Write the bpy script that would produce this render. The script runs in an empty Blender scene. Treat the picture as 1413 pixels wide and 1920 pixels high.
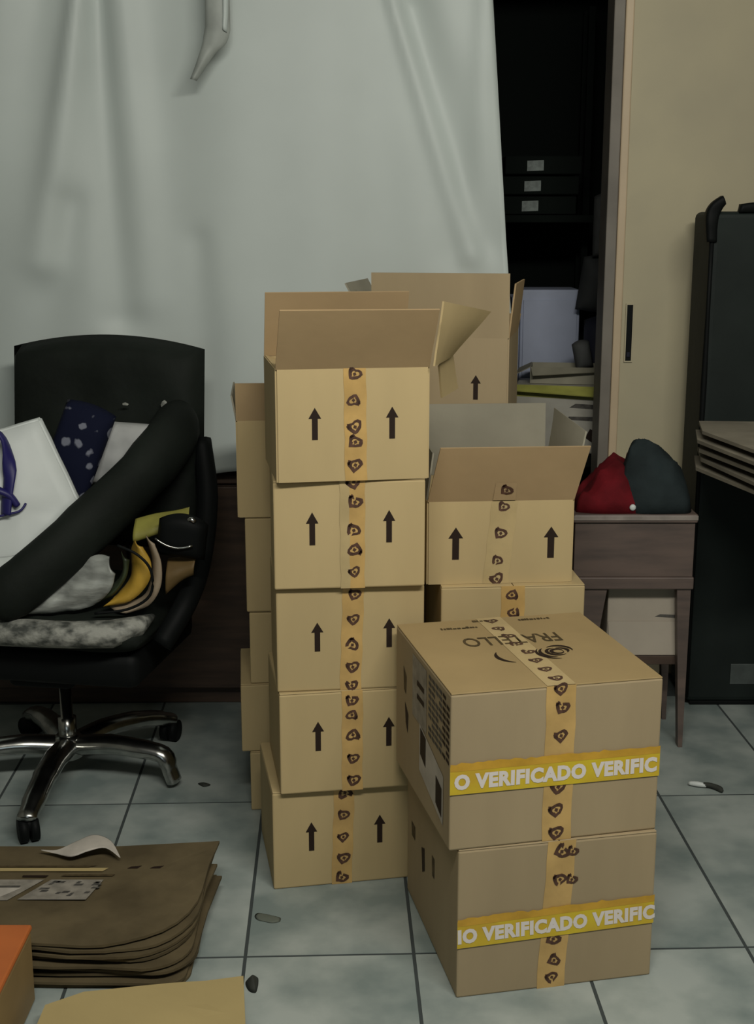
import bpy, bmesh, math, random
from math import sin, cos, pi, radians, atan, exp, hypot
from mathutils import Vector, Matrix, noise
random.seed(7)
C = bpy.context.scene.collection
S = bpy.context.scene

# ------------------------------------------------------------------ camera, world, light, exposure
cd = bpy.data.cameras.new('camera')
cd.sensor_fit = 'HORIZONTAL'; cd.sensor_width = 36.0
cd.lens = 36.0 * 2400 / 1413
cam = bpy.data.objects.new('camera', cd); C.objects.link(cam)
cam.location = (0, 0, 1.45)
cam.rotation_euler = (pi / 2 - atan(540 / 2400), 0, 0)
cd.clip_start = 0.05
S.camera = cam

w = bpy.data.worlds.new('world'); S.world = w; w.use_nodes = True
w.node_tree.nodes['Background'].inputs[0].default_value = (0.75, 0.9, 1.0, 1)
w.node_tree.nodes['Background'].inputs[1].default_value = 0.03

def area(name, loc, target, sx, sy, power, col):
    l = bpy.data.lights.new(name, 'AREA'); l.shape = 'RECTANGLE'
    l.size = sx; l.size_y = sy; l.energy = power; l.color = col
    o = bpy.data.objects.new(name, l); C.objects.link(o); o.location = loc
    o.rotation_euler = (Vector(target) - Vector(loc)).to_track_quat('-Z', 'Y').to_euler()
    return o
area('fluorescent_light', (0.48, 0.72, 2.60), (0.15, 2.7, 0.7), 1.9, 0.25, 60, (1.0, 0.97, 0.88))
area('fill_light', (-0.6, -2.3, 1.6), (-0.2, 3.6, 1.5), 1.4, 1.6, 7, (0.80, 0.95, 1.0))  # added cool fill from behind the camera, no real doorway there

S.view_settings.view_transform = 'Standard'
S.view_settings.look = 'None'
S.view_settings.gamma = 1.0
S.view_settings.use_curve_mapping = False
S.view_settings.exposure = 0.0

# ------------------------------------------------------------------ materials
def mat(name, col, rough=0.6, metal=0.0, var=0.0, vscale=8.0, col2=None, bump=0.0, bscale=60.0,
        stretch=(1, 1, 1), spec=0.5, rnd=0.0, coat=0.0, lo=0.35, hi=0.65, detail=4.0):
    m = bpy.data.materials.new(name); m.use_nodes = True
    nt = m.node_tree; N = nt.nodes; L = nt.links
    b = N['Principled BSDF']
    b.inputs['Roughness'].default_value = rough
    b.inputs['Metallic'].default_value = metal
    b.inputs['Specular IOR Level'].default_value = spec
    b.inputs['Coat Weight'].default_value = coat
    b.inputs['Base Color'].default_value = (*col, 1)
    tc = N.new('ShaderNodeTexCoord'); mp = N.new('ShaderNodeMapping')
    mp.inputs['Scale'].default_value = stretch
    L.new(tc.outputs['Object'], mp.inputs['Vector'])
    out = None
    if col2 is not None or var:
        nz = N.new('ShaderNodeTexNoise'); nz.inputs['Scale'].default_value = vscale
        nz.inputs['Detail'].default_value = detail
        if rnd:
            oi = N.new('ShaderNodeObjectInfo'); ad = N.new('ShaderNodeVectorMath'); ad.operation = 'ADD'
            sc = N.new('ShaderNodeVectorMath'); sc.operation = 'SCALE'
            cb = N.new('ShaderNodeCombineXYZ')
            for k in range(3): L.new(oi.outputs['Random'], cb.inputs[k])
            L.new(cb.outputs[0], sc.inputs[0]); sc.inputs['Scale'].default_value = 37.0
            L.new(mp.outputs[0], ad.inputs[0]); L.new(sc.outputs[0], ad.inputs[1])
            L.new(ad.outputs[0], nz.inputs['Vector'])
        else:
            L.new(mp.outputs[0], nz.inputs['Vector'])
        cr = N.new('ShaderNodeValToRGB')
        cr.color_ramp.elements[0].position = lo; cr.color_ramp.elements[1].position = hi
        c2 = col2 if col2 is not None else tuple(c * (1 - var) for c in col)
        cr.color_ramp.elements[0].color = (*c2, 1); cr.color_ramp.elements[1].color = (*col, 1)
        L.new(nz.outputs['Fac'], cr.inputs[0]); out = cr.outputs[0]
        if rnd:
            hv = N.new('ShaderNodeHueSaturation'); mr = N.new('ShaderNodeMapRange')
            mr.inputs['To Min'].default_value = 1 - rnd; mr.inputs['To Max'].default_value = 1 + rnd
            L.new(oi.outputs['Random'], mr.inputs['Value']); L.new(mr.outputs[0], hv.inputs['Value'])
            L.new(out, hv.inputs['Color']); out = hv.outputs[0]
        L.new(out, b.inputs['Base Color'])
    if bump:
        n2 = N.new('ShaderNodeTexNoise'); n2.inputs['Scale'].default_value = bscale; n2.inputs['Detail'].default_value = 5
        L.new(mp.outputs[0], n2.inputs['Vector'])
        bp = N.new('ShaderNodeBump'); bp.inputs['Strength'].default_value = bump; bp.inputs['Distance'].default_value = 0.01
        L.new(n2.outputs['Fac'], bp.inputs['Height']); L.new(bp.outputs[0], b.inputs['Normal'])
    return m

M = {}
M['kraft'] = mat('kraft_board', (0.50, 0.385, 0.20), 0.75, var=0.12, vscale=5, bump=0.06, bscale=40, stretch=(1, 1, 0.25), spec=0.2, rnd=0.05)
M['kraft_dull'] = mat('kraft_board_dull', (0.385, 0.300, 0.180), 0.75, var=0.14, vscale=5, bump=0.08, bscale=45, stretch=(1, 1, 0.2), spec=0.2, rnd=0.04)
M['kraft_flap'] = mat('kraft_board_flap', (0.37, 0.27, 0.13), 0.75, var=0.12, vscale=5, bump=0.06, bscale=40, spec=0.2)
M['kraft_in'] = mat('kraft_board_inside', (0.40, 0.285, 0.155), 0.8, var=0.10, vscale=5, bump=0.05, bscale=40, spec=0.15)
M['kraft_grey'] = mat('kraft_board_grey', (0.30, 0.28, 0.215), 0.8, var=0.15, vscale=6, bump=0.05, spec=0.15)
M['kraft_old'] = mat('kraft_board_old', (0.118, 0.092, 0.050), 0.85, var=0.35, vscale=9, bump=0.1, bscale=30, spec=0.15, rnd=0.12)
M['kraft_yellow'] = mat('kraft_board_yellow', (0.46, 0.36, 0.165), 0.7, var=0.10, vscale=4, bump=0.05, spec=0.2)
M['tape'] = mat('brown_packing_tape', (0.58, 0.375, 0.135), 0.28, var=0.22, vscale=14, bump=0.15, bscale=25, spec=0.5)
M['tape_pale_or_glint'] = mat('pale_tape_or_glint', (0.50, 0.385, 0.195), 0.3, var=0.15, vscale=14, bump=0.15, bscale=25, spec=0.5)  # pale tape, and the painted highlight on one box's tape
M['ink'] = mat('black_ink', (0.022, 0.013, 0.009), 0.7, spec=0.2)
M['ink_brown'] = mat('brown_ink', (0.10, 0.05, 0.033), 0.6, var=0.55, vscale=70, spec=0.3)
M['ink_faded'] = mat('faded_ink', (0.10, 0.072, 0.035), 0.7, var=0.5, vscale=50, spec=0.2)
M['ink_grey'] = mat('grey_ink', (0.10, 0.095, 0.085), 0.7, var=0.5, vscale=60, spec=0.2)
M['yellow_tape'] = mat('yellow_tape', (0.64, 0.49, 0.025), 0.35, col2=(0.55, 0.36, 0.03), vscale=12, bump=0.1, bscale=30)
M['orange_tape'] = mat('orange_tape', (0.60, 0.34, 0.035), 0.4, var=0.2, vscale=30)
M['white_text'] = mat('white_print', (0.72, 0.66, 0.62), 0.5)
M['label'] = mat('paper_label', (0.50, 0.46, 0.40), 0.6, var=0.2, vscale=20)
M['label_grey'] = mat('paper_label_grey', (0.30, 0.275, 0.23), 0.6, var=0.35, vscale=40)
M['tile'] = mat('grey_marbled_tile', (0.38, 0.42, 0.395), 0.42, col2=(0.20, 0.245, 0.235), vscale=6.5, bump=0.03, bscale=20, rnd=0.05, spec=0.35, lo=0.34, hi=0.66, detail=6)
M['grout'] = mat('dark_grout', (0.045, 0.055, 0.055), 0.9)
M['curtain'] = mat('white_sheeting', (0.52, 0.575, 0.55), 0.5, var=0.08, vscale=2.5, bump=0.05, bscale=6, spec=0.35)
M['strip'] = mat('torn_grey_strip', (0.36, 0.39, 0.36), 0.6, var=0.25, vscale=10)
M['cream'] = mat('cream_paint', (0.48, 0.43, 0.285), 0.55, var=0.12, vscale=2.0, col2=(0.40, 0.36, 0.25), bump=0.03, spec=0.3)
M['jamb'] = mat('grey_jamb', (0.20, 0.18, 0.15), 0.6, var=0.25, vscale=6)
M['cream_edge'] = mat('cream_edge', (0.56, 0.44, 0.29), 0.5, var=0.1, vscale=5)
M['wall'] = mat('plaster', (0.25, 0.25, 0.22), 0.9, var=0.1, vscale=2)
M['ceil'] = mat('ceiling_paint', (0.30, 0.30, 0.28), 0.9)
M['store_gloom'] = mat('store_gloom_black', (0.006, 0.008, 0.007), 0.95, spec=0.05)  # near-black colour puts the store's shade into its walls and fittings
M['black'] = mat('black_leatherette', (0.011, 0.0145, 0.0115), 0.72, var=0.35, vscale=6, bump=0.3, bscale=18, spec=0.16)
M['black2'] = mat('black_plastic', (0.005, 0.006, 0.006), 0.6, spec=0.12)
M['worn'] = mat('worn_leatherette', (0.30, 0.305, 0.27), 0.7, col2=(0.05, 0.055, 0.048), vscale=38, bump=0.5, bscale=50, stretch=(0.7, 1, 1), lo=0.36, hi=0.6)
M['chrome'] = mat('dull_chrome', (0.55, 0.55, 0.52), 0.22, 1.0, var=0.4, vscale=20)
M['paper'] = mat('white_paper', (0.60, 0.64, 0.62), 0.55, var=0.06, vscale=6, bump=0.08, bscale=12)
M['whitecloth'] = mat('white_cloth', (0.45, 0.46, 0.45), 0.8, var=0.3, vscale=9, bump=0.2, bscale=12)
M['blue'] = mat('navy_strap', (0.012, 0.010, 0.10), 0.5)
M['plastic_grey'] = mat('grey_plastic_bag', (0.36, 0.38, 0.35), 0.35, var=0.45, vscale=14, stretch=(1, 1, 4), bump=0.3, bscale=14)
M['yellow_bag'] = mat('yellow_bag', (0.55, 0.34, 0.045), 0.45, var=0.3, vscale=14, bump=0.2, bscale=20)
M['lime_bag'] = mat('lime_bag', (0.33, 0.31, 0.07), 0.45, var=0.3, vscale=14, bump=0.2, bscale=20)
M['green_bag'] = mat('green_bag', (0.04, 0.055, 0.025), 0.45, var=0.3, vscale=14)
M['beige_bag'] = mat('beige_bag', (0.33, 0.26, 0.18), 0.6, var=0.2, vscale=14, bump=0.2, bscale=20)
M['brown_bag'] = mat('brown_bag', (0.19, 0.12, 0.04), 0.6, var=0.3, vscale=14)
M['wood'] = mat('brown_wood', (0.095, 0.062, 0.043), 0.55, col2=(0.06, 0.04, 0.03), vscale=6, stretch=(1, 1, 7), spec=0.35)
M['wood_table'] = mat('grey_brown_wood', (0.135, 0.098, 0.082), 0.5, col2=(0.085, 0.066, 0.058), vscale=5, stretch=(1, 1, 6), spec=0.4)
M['wood_edge'] = mat('worn_wood_edge', (0.30, 0.26, 0.23), 0.45, var=0.3, vscale=20)
M['red'] = mat('red_cloth', (0.15, 0.006, 0.011), 0.85, var=0.45, vscale=14, bump=0.3, bscale=30, spec=0.2)
M['teal'] = mat('dark_teal_cloth', (0.022, 0.032, 0.034), 0.85, var=0.4, vscale=10, bump=0.3, bscale=30, spec=0.2)
M['pale_board'] = mat('pale_carton_board', (0.42, 0.37, 0.30), 0.75, var=0.12, vscale=6, bump=0.05)
M['cab'] = mat('dark_green_vinyl', (0.014, 0.020, 0.018), 0.6, var=0.3, vscale=4, bump=0.15, bscale=12, spec=0.2)
M['cab_label'] = mat('grey_plate', (0.075, 0.09, 0.085), 0.5, var=0.3, vscale=20)
M['sheet'] = mat('grey_board_sheet', (0.25, 0.225, 0.17), 0.8, var=0.25, vscale=10, rnd=0.12)
M['orange'] = mat('orange_paint', (0.52, 0.145, 0.035), 0.5, var=0.15, vscale=8)
M['orange_side'] = mat('tan_box_side', (0.29, 0.20, 0.085), 0.6, var=0.15, vscale=8)
M['store_white'] = mat('white_appliance', (0.36, 0.40, 0.52), 0.5, var=0.15, vscale=5)
M['store_grey'] = mat('grey_cloth', (0.075, 0.078, 0.076), 0.8, var=0.3, vscale=12)
M['store_dark'] = mat('charcoal_cloth', (0.030, 0.033, 0.033), 0.8, var=0.3, vscale=8)
M['store_navy'] = mat('navy_cloth', (0.007, 0.009, 0.022), 0.8)
M['carton_white'] = mat('white_carton', (0.40, 0.385, 0.33), 0.65, var=0.2, vscale=10)
M['carton_grey'] = mat('grey_carton', (0.27, 0.255, 0.19), 0.7, var=0.2, vscale=10)
M['lime_tape'] = mat('lime_tape', (0.42, 0.42, 0.10), 0.4, var=0.25, vscale=14)
M['tag'] = mat('pale_tag', (0.15, 0.18, 0.165), 0.6, var=0.4, vscale=60)
M['debris'] = mat('dark_debris', (0.025, 0.028, 0.022), 0.8)
M['leaf'] = mat('grey_green_scrap', (0.11, 0.125, 0.10), 0.8)

def navy_pattern():
    m = bpy.data.materials.new('navy_patterned_cloth'); m.use_nodes = True
    nt = m.node_tree; N = nt.nodes; L = nt.links; b = N['Principled BSDF']; b.inputs['Roughness'].default_value = 0.85; b.inputs['Specular IOR Level'].default_value = 0.1
    tc = N.new('ShaderNodeTexCoord'); v = N.new('ShaderNodeTexVoronoi'); v.inputs['Scale'].default_value = 26
    v.inputs['Randomness'].default_value = 0.9
    nz = N.new('ShaderNodeTexNoise'); nz.inputs['Scale'].default_value = 40
    L.new(tc.outputs['Object'], v.inputs['Vector']); L.new(tc.outputs['Object'], nz.inputs['Vector'])
    ad = N.new('ShaderNodeMath'); ad.operation = 'MULTIPLY_ADD'; L.new(nz.outputs['Fac'], ad.inputs[0]); ad.inputs[1].default_value = 0.5
    L.new(v.outputs['Distance'], ad.inputs[2])
    cr = N.new('ShaderNodeValToRGB'); cr.color_ramp.elements[0].position = 0.52; cr.color_ramp.elements[1].position = 0.60
    cr.color_ramp.elements[0].color = (0.16, 0.17, 0.21, 1); cr.color_ramp.elements[1].color = (0.006, 0.008, 0.022, 1)
    L.new(ad.outputs[0], cr.inputs[0]); L.new(cr.outputs[0], b.inputs['Base Color'])
    return m
M['navy'] = navy_pattern()

# ------------------------------------------------------------------ helpers
def link(name, me, m=None, parent=None):
    o = bpy.data.objects.new(name, me); C.objects.link(o)
    if m is not None: me.materials.append(m if not isinstance(m, str) else M[m])
    if parent is not None: o.parent = parent
    return o
def from_bm(name, bm, m, parent=None, smooth=False):
    me = bpy.data.meshes.new(name); bm.normal_update(); bm.to_mesh(me); bm.free()
    if smooth:
        for p in me.polygons: p.use_smooth = True
    return link(name, me, m, parent)
def from_py(name, vs, fs, m, parent=None, smooth=False):
    me = bpy.data.meshes.new(name); me.from_pydata([tuple(v) for v in vs], [], fs); me.update()
    if smooth:
        for p in me.polygons: p.use_smooth = True
    return link(name, me, m, parent)
def thing(name, label, cat, loc=(0, 0, 0), rotz=0.0, group=None):
    o = bpy.data.objects.new(name, None); C.objects.link(o); o.empty_display_size = 0.05
    o.location = loc; o.rotation_euler = (0, 0, rotz); return tag(o, label, cat, group)
def tag(o, label, cat, group=None):
    o['label'] = label; o['category'] = cat
    if group: o['group'] = group
    return o
def struct(o): o['kind'] = 'structure'; return o
def bm_box(bm, x0, x1, y0, y1, z0, z1, bevel=0.0, seg=2):
    r = bmesh.ops.create_cube(bm, size=1.0)
    vs = r['verts']
    for v in vs:
        v.co = Vector(((x0 + x1) / 2 + v.co.x * (x1 - x0), (y0 + y1) / 2 + v.co.y * (y1 - y0), (z0 + z1) / 2 + v.co.z * (z1 - z0)))
    if bevel:
        es = list({e for v in vs for e in v.link_edges})
        bmesh.ops.bevel(bm, geom=es, offset=bevel, segments=seg, affect='EDGES', profile=0.5)
def block(name, x0, x1, y0, y1, z0, z1, m, parent=None, bevel=0.003):
    bm = bmesh.new(); bm_box(bm, x0, x1, y0, y1, z0, z1, bevel); return from_bm(name, bm, m, parent)
def plate(name, pts, thick, m, parent=None, bend=None):
    """four corners (hinge a, hinge b, outer b, outer a) -> thin board, subdivided along its length so that it can bow"""
    a, b, c, d = [Vector(p) for p in pts]
    n = (b - a).cross(d - a).normalized()
    nu, nv = 6, 5; vs = []; fs = []
    for side in (0, 1):
        for j in range(nv + 1):
            for i in range(nu + 1):
                u, v = i / nu, j / nv
                p = (a * (1 - u) + b * u) * (1 - v) + (d * (1 - u) + c * u) * v
                if bend: p = p + n * bend * sin(pi * v * 0.5) ** 2 * (0.4 + 0.6 * u)
                vs.append(p + n * (thick / 2 if side else -thick / 2))
    K = (nu + 1) * (nv + 1)
    for j in range(nv):
        for i in range(nu):
            q = j * (nu + 1) + i
            fs.append((q, q + nu + 1, q + nu + 2, q + 1)); fs.append((K + q, K + q + 1, K + q + nu + 2, K + q + nu + 1))
    rim = [i for i in range(nu + 1)] + [j * (nu + 1) + nu for j in range(1, nv + 1)] + [nv * (nu + 1) + i for i in range(nu - 1, -1, -1)] + [j * (nu + 1) for j in range(nv - 1, 0, -1)]
    for k in range(len(rim)):
        p, q = rim[k], rim[(k + 1) % len(rim)]
        fs.append((p, q, K + q, K + p))
    o = from_py(name, vs, fs, m, parent, True); o.data.set_sharp_from_angle(angle=radians(40)); return o
def flat(name, pts, m, parent=None):
    return from_py(name, pts, [tuple(range(len(pts)))], m, parent)
def tube(name, pts, rad, m, parent=None, n=12, flatten=(1, 1), caps=True):
    """tapering tube through points; rad a number or a list"""
    pts = [Vector(p) for p in pts]
    rs = rad if isinstance(rad, (list, tuple)) else [rad] * len(pts)
    vs = []; fs = []; up = Vector((0, 0, 1))
    for i, p in enumerate(pts):
        t = (pts[min(i + 1, len(pts) - 1)] - pts[max(i - 1, 0)]).normalized()
        a = t.cross(up)
        if a.length < 1e-3: a = Vector((1, 0, 0))
        a.normalize(); b = a.cross(t).normalized()
        for k in range(n):
            an = 2 * pi * k / n
            vs.append(p + a * cos(an) * rs[i] * flatten[0] + b * sin(an) * rs[i] * flatten[1])
    for i in range(len(pts) - 1):
        for k in range(n):
            k2 = (k + 1) % n
            fs.append((i * n + k, i * n + k2, (i + 1) * n + k2, (i + 1) * n + k))
    if caps:
        fs.append(tuple(range(n - 1, -1, -1))); fs.append(tuple((len(pts) - 1) * n + k for k in range(n)))
    return from_py(name, vs, fs, m, parent, True)
def smooth_path(pts, n=6):
    pts = [Vector(p) for p in pts]; out = []
    for i in range(len(pts) - 1):
        p0 = pts[max(i - 1, 0)]; p1 = pts[i]; p2 = pts[i + 1]; p3 = pts[min(i + 2, len(pts) - 1)]
        for k in range(n):
            t = k / n
            out.append(0.5 * ((2 * p1) + (p2 - p0) * t + (2 * p0 - 5 * p1 + 4 * p2 - p3) * t * t + (3 * p1 - p0 - 3 * p2 + p3) * t ** 3))
    out.append(pts[-1]); return out
def band(name, A, B, m, parent=None, bulge=0.02, thick=0.006, nv=6, wob=0.004):
    """a folded band of sheet between two curves, bowed towards the viewer and given thickness"""
    n = 5; A = smooth_path(A, n); B = smooth_path(B, n)
    k = min(len(A), len(B)); vs = []; fs = []
    ra = [A[round(i * (len(A) - 1) / (k - 1))] for i in range(k)]; rb = [B[round(i * (len(B) - 1) / (k - 1))] for i in range(k)]
    for side in (0, 1):
        for i in range(k):
            for j in range(nv + 1):
                t = j / nv; p = ra[i].lerp(rb[i], t)
                w_ = noise.noise(p * 28) * wob
                vs.append(p + Vector((0, -bulge * sin(pi * t) + w_ + (thick if side else 0), 0)))
    K = k * (nv + 1)
    for i in range(k - 1):
        for j in range(nv):
            q = i * (nv + 1) + j
            fs.append((q, q + 1, q + nv + 2, q + nv + 1)); fs.append((K + q, K + q + nv + 1, K + q + nv + 2, K + q + 1))
    rim = list(range(nv + 1)) + [i * (nv + 1) + nv for i in range(1, k)] + [(k - 1) * (nv + 1) + j for j in range(nv - 1, -1, -1)] + [i * (nv + 1) for i in range(k - 2, 0, -1)]
    for a in range(len(rim)):
        p, q = rim[a], rim[(a + 1) % len(rim)]; fs.append((q, p, K + p, K + q))
    return from_py(name, vs, fs, m, parent, True)
def pillow(name, w_, h_, t, m, parent=None, mat4=None, power=6, top=0.0, nu=22, nv=18, lump=0.0, pinch=0.0):
    """padded slab in local x (width), z (height), y (thickness); rim edges meet in a seam"""
    vs = []; fs = []; idx = {}
    for side in (-1, 1):
        for j in range(nv + 1):
            for i in range(nu + 1):
                u, v = -1 + 2 * i / nu, -1 + 2 * j / nv
                edge = (1 - abs(u) ** power) * (1 - abs(v) ** power)
                y = side * t / 2 * max(edge, 0) ** 0.5
                x = u * w_ / 2 * (1 - pinch * (1 - v * v)); z = v * h_ / 2 * (1 - pinch * (1 - u * u)) + top * (1 - u * u) * (v + 1) / 2
                p = Vector((x, y, z))
                if lump: p += Vector((0, 1, 0)) * noise.noise(p * 9 + Vector((3, side, 0))) * lump * edge
                key = (i, j) if (i in (0, nu) or j in (0, nv)) else (i, j, side)
                if key not in idx: idx[key] = len(vs); vs.append(p)
    g = lambda i, j, s: idx[(i, j)] if (i in (0, nu) or j in (0, nv)) else idx[(i, j, s)]
    for s in (-1, 1):
        for j in range(nv):
            for i in range(nu):
                f = (g(i, j, s), g(i + 1, j, s), g(i + 1, j + 1, s), g(i, j + 1, s))
                fs.append(f if s == -1 else f[::-1])
    if mat4 is not None: vs = [mat4 @ v for v in vs]
    return from_py(name, vs, fs, m, parent, True)
def heap(name, outline, height, m, parent=None, z0=0.0, lump=0.02, seed=0, n=14, peak=(0, 0)):
    """crumpled heap of cloth: closed mound over an outline given as (x, y)"""
    ring = []; k = len(outline)
    P = [Vector((x, y, 0)) for x, y in outline]; P = smooth_path(P + [P[0]], 5)[:-1]
    cx = sum(p.x for p in P) / len(P) + peak[0]; cy = sum(p.y for p in P) / len(P) + peak[1]
    vs = []; fs = []; R = len(P)
    for i in range(n):
        t = i / n
        for a, p in enumerate(P):
            q = Vector((cx + (p.x - cx) * (1 - t), cy + (p.y - cy) * (1 - t), 0))
            h = height * (sin(min(1, t * 1.1) * pi / 2)) ** 0.62
            d = (noise.noise(Vector((q.x * 9, q.y * 9, seed))) * lump * (1 - 0.75 * t) - abs(noise.noise(Vector((q.x * 15 + q.y * 6, q.y * 10 - q.x * 8, seed + 4)))) * lump * 0.8)
            vs.append(Vector((q.x, q.y, z0 + max(0.0, h + d * min(1, t * 5)))))
    vs.append(Vector((cx, cy, z0 + height)))
    for i in range(n - 1):
        for a in range(R):
            b = (a + 1) % R; fs.append((i * R + a, i * R + b, (i + 1) * R + b, (i + 1) * R + a))
    for a in range(R): fs.append(((n - 1) * R + a, (n - 1) * R + (a + 1) % R, len(vs) - 1))
    fs.append(tuple(range(R - 1, -1, -1)))
    return from_py(name, vs, fs, m, parent, True)
def text_mesh(name, body, size, m, parent, M4, sx=1.0, weight=0.0, spacing=1.0):
    cu = bpy.data.curves.new(name, 'FONT'); cu.body = body; cu.size = size; cu.offset = weight; cu.space_character = spacing
    cu.resolution_u = 3
    t = bpy.data.objects.new(name, cu); C.objects.link(t)
    dg = bpy.context.evaluated_depsgraph_get()
    me = bpy.data.meshes.new_from_object(t.evaluated_get(dg))
    bpy.data.objects.remove(t); bpy.data.curves.remove(cu)
    me.transform(M4 @ Matrix.Diagonal((sx, 1, 1, 1)))
    me.materials.clear()
    return link(name, me, m, parent)

# ------------------------------------------------------------------ room shell
# floor: grout bed with individual 0.342 x 0.715 m tiles laid at a slight angle
fl = struct(block('floor', -2.3, 2.1, -2.6, 5.9, -0.06, -0.0012, 'grout', bevel=0))
ang = radians(2.0); org = Vector((-0.267, 2.335, 0)); TW, TL = 0.342, 0.715
bm = bmesh.new(); bm_box(bm, 0.0036, TW - 0.0036, 0.0036, TL - 0.0036, -0.01, 0.0)
tile_me = bpy.data.meshes.new('tile'); bm.to_mesh(tile_me); bm.free(); tile_me.materials.append(M['tile'])
for i in range(-6, 7):
    for j in range(-7, 3):
        p = org + Matrix.Rotation(ang, 3, 'Z') @ Vector((i * TW, j * TL, 0))
        if not (-2.28 < p.x < 1.75 and -2.58 < p.y < 3.6): continue
        o = bpy.data.objects.new('tile', tile_me); C.objects.link(o); o.parent = fl
        o.location = p + Vector((0, 0, random.uniform(-0.0004, 0.0))); o.rotation_euler = (0, 0, ang)
struct(block('ceiling', -2.3, 2.1, -2.6, 5.9, 2.75, 2.82, 'ceil', bevel=0))
struct(block('wall_left', -2.4, -2.3, -2.6, 5.9, 0, 2.75, 'wall', bevel=0))
struct(block('wall_right', 2.1, 2.2, -2.6, 5.9, 0, 2.75, 'wall', bevel=0))
struct(block('wall_back', -2.3, 0.12, 4.02, 4.12, 0, 2.75, 'wall', bevel=0))
struct(block('wall_rear_store', -0.2, 1.2, 5.0, 5.1, 0, 2.75, 'store_gloom', bevel=0))
struct(block('wall_store_left', 0.02, 0.12, 4.12, 5.0, 0, 2.75, 'store_gloom', bevel=0))
struct(block('wall_store_right', 1.1, 1.2, 4.12, 5.0, 0, 2.75, 'store_gloom', bevel=0))
struct(block('ceiling_store', 0.12, 1.1, 4.12, 5.0, 2.3, 2.36, 'store_gloom', bevel=0))
# grey door jamb, then the cream sliding panel with its recessed slot handle
struct(block('trim_1', 0.699, 0.732, 4.0, 4.12, 0, 2.75, 'jamb', bevel=0.003))
door = struct(block('door_1', 0.755, 2.1, 4.008, 4.06, 0, 2.75, 'cream', bevel=0.003))
block('panel_edge', 0.7325, 0.758, 3.996, 4.06, 0, 2.75, 'cream_edge', door, 0.004)
bm = bmesh.new(); bm_box(bm, 0.774, 0.792, 4.0045, 4.0085, 1.033, 1.206, 0.0015)
from_bm('handle_slot', bm, 'black2', door)
bm = bmesh.new()
for x0, x1, z0, z1 in ((0.770, 0.774, 1.029, 1.210), (0.792, 0.796, 1.029, 1.210), (0.774, 0.792, 1.206, 1.210), (0.774, 0.792, 1.029, 1.033)):
    bm_box(bm, x0, x1, 4.002, 4.008, z0, z1)
from_bm('handle_rim', bm, 'cream', door)
block('handle_pin', 0.778, 0.788, 4.0015, 4.0045, 1.045, 1.06, 'store_navy', door, 0.001)

# ------------------------------------------------------------------ white sheet curtain
def seg_d(px, pz, x0, z0, x1, z1):
    dx, dz = x1 - x0, z1 - z0; t = max(0, min(1, ((px - x0) * dx + (pz - z0) * dz) / (dx * dx + dz * dz)))
    s = (px - x0) * dz - (pz - z0) * dx
    return hypot(px - x0 - t * dx, pz - z0 - t * dz), t, s
folds = [(-0.80, 2.05, -0.93, 1.35, 0.035, 0.030), (-0.76, 2.15, -0.72, 1.2, 0.040, -0.030), (-0.69, 2.1, -0.66, 1.25, 0.05, 0.014),
         (0.04, 2.05, 0.26, 1.37, 0.022, 0.022), (0.10, 2.02, 0.27, 1.40, 0.060, -0.030), (0.29, 2.1, 0.285, 1.35, 0.03, 0.012),
         (-0.86, 1.5, -1.0, 1.0, 0.06, -0.02), (-0.5, 1.4, -0.47, 0.75, 0.05, -0.012), (-0.30, 2.1, -0.32, 1.0, 0.12, 0.012), (-0.9, 2.1, -1.15, 1.0, 0.08, -0.02)]
def curt_y(x, z):
    y = 3.66 + 0.010 * sin(x * 9 + 0.6 * z) + 0.006 * sin(x * 21 + 1.3)
    for x0, z0, x1, z1, wd, h in folds:
        d, t, s = seg_d(x, z, x0, z0, x1, z1)
        ww = wd * (0.8 + 0.8 * t)
        y -= h * exp(-(d / ww) ** 2)
    return y
NX, NZ = 150, 110; vs = []; fs = []
for j in range(NZ + 1):
    z = 2.62 + (0.738 - 2.62) * j / NZ
    xr = 0.305 + max(0, (2.1 - z)) * 0.082 - 0.1 * max(0, 0.95 - z)
    for i in range(NX + 1):
        x = -1.75 + (xr + 1.75) * i / NX
        zz = z + (0.012 * sin(x * 13) + 0.02 * (x + 0.45)) * (j / NZ) ** 6
        vs.append((x, curt_y(x, z), zz))
for j in range(NZ):
    for i in range(NX):
        q = j * (NX + 1) + i; fs.append((q, q + NX + 1, q + NX + 2, q + 1))
cur = from_py('sheet_curtain', vs, fs, 'curtain', None, True)
sm = cur.modifiers.new('thickness', 'SOLIDIFY'); sm.thickness = 0.003; sm.offset = 1
tag(cur, 'large white sheet hung as a curtain behind the stacked boxes and black chair', 'curtain')
st = thing('torn_strip', 'narrow grey torn strip dangling in front of the white curtain top', 'strip', (-0.42, 3.56, 1.82))
band('ribbon', [(-0.03, 0, 0.80), (-0.03, 0.0, 0.22), (-0.035, 0, 0.12), (-0.052, 0, 0.06), (-0.075, 0, 0.005)],
     [(0.04, 0, 0.80), (0.035, 0.0, 0.22), (0.03, 0, 0.11), (-0.01, 0, 0.065), (-0.058, 0, 0.0)], 'strip', st, 0.012, 0.003)
band('ribbon_fold', [(0.018, -0.008, 0.8), (0.016, -0.008, 0.25), (0.012, -0.006, 0.13)], [(0.036, -0.008, 0.8), (0.033, -0.008, 0.25), (0.026, -0.006, 0.12)], 'curtain', st, 0.008, 0.002)
struct(tube('trim_2', [(-1.75, 3.645, 2.63), (0.3, 3.645, 2.63)], 0.012, 'jamb'))

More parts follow.
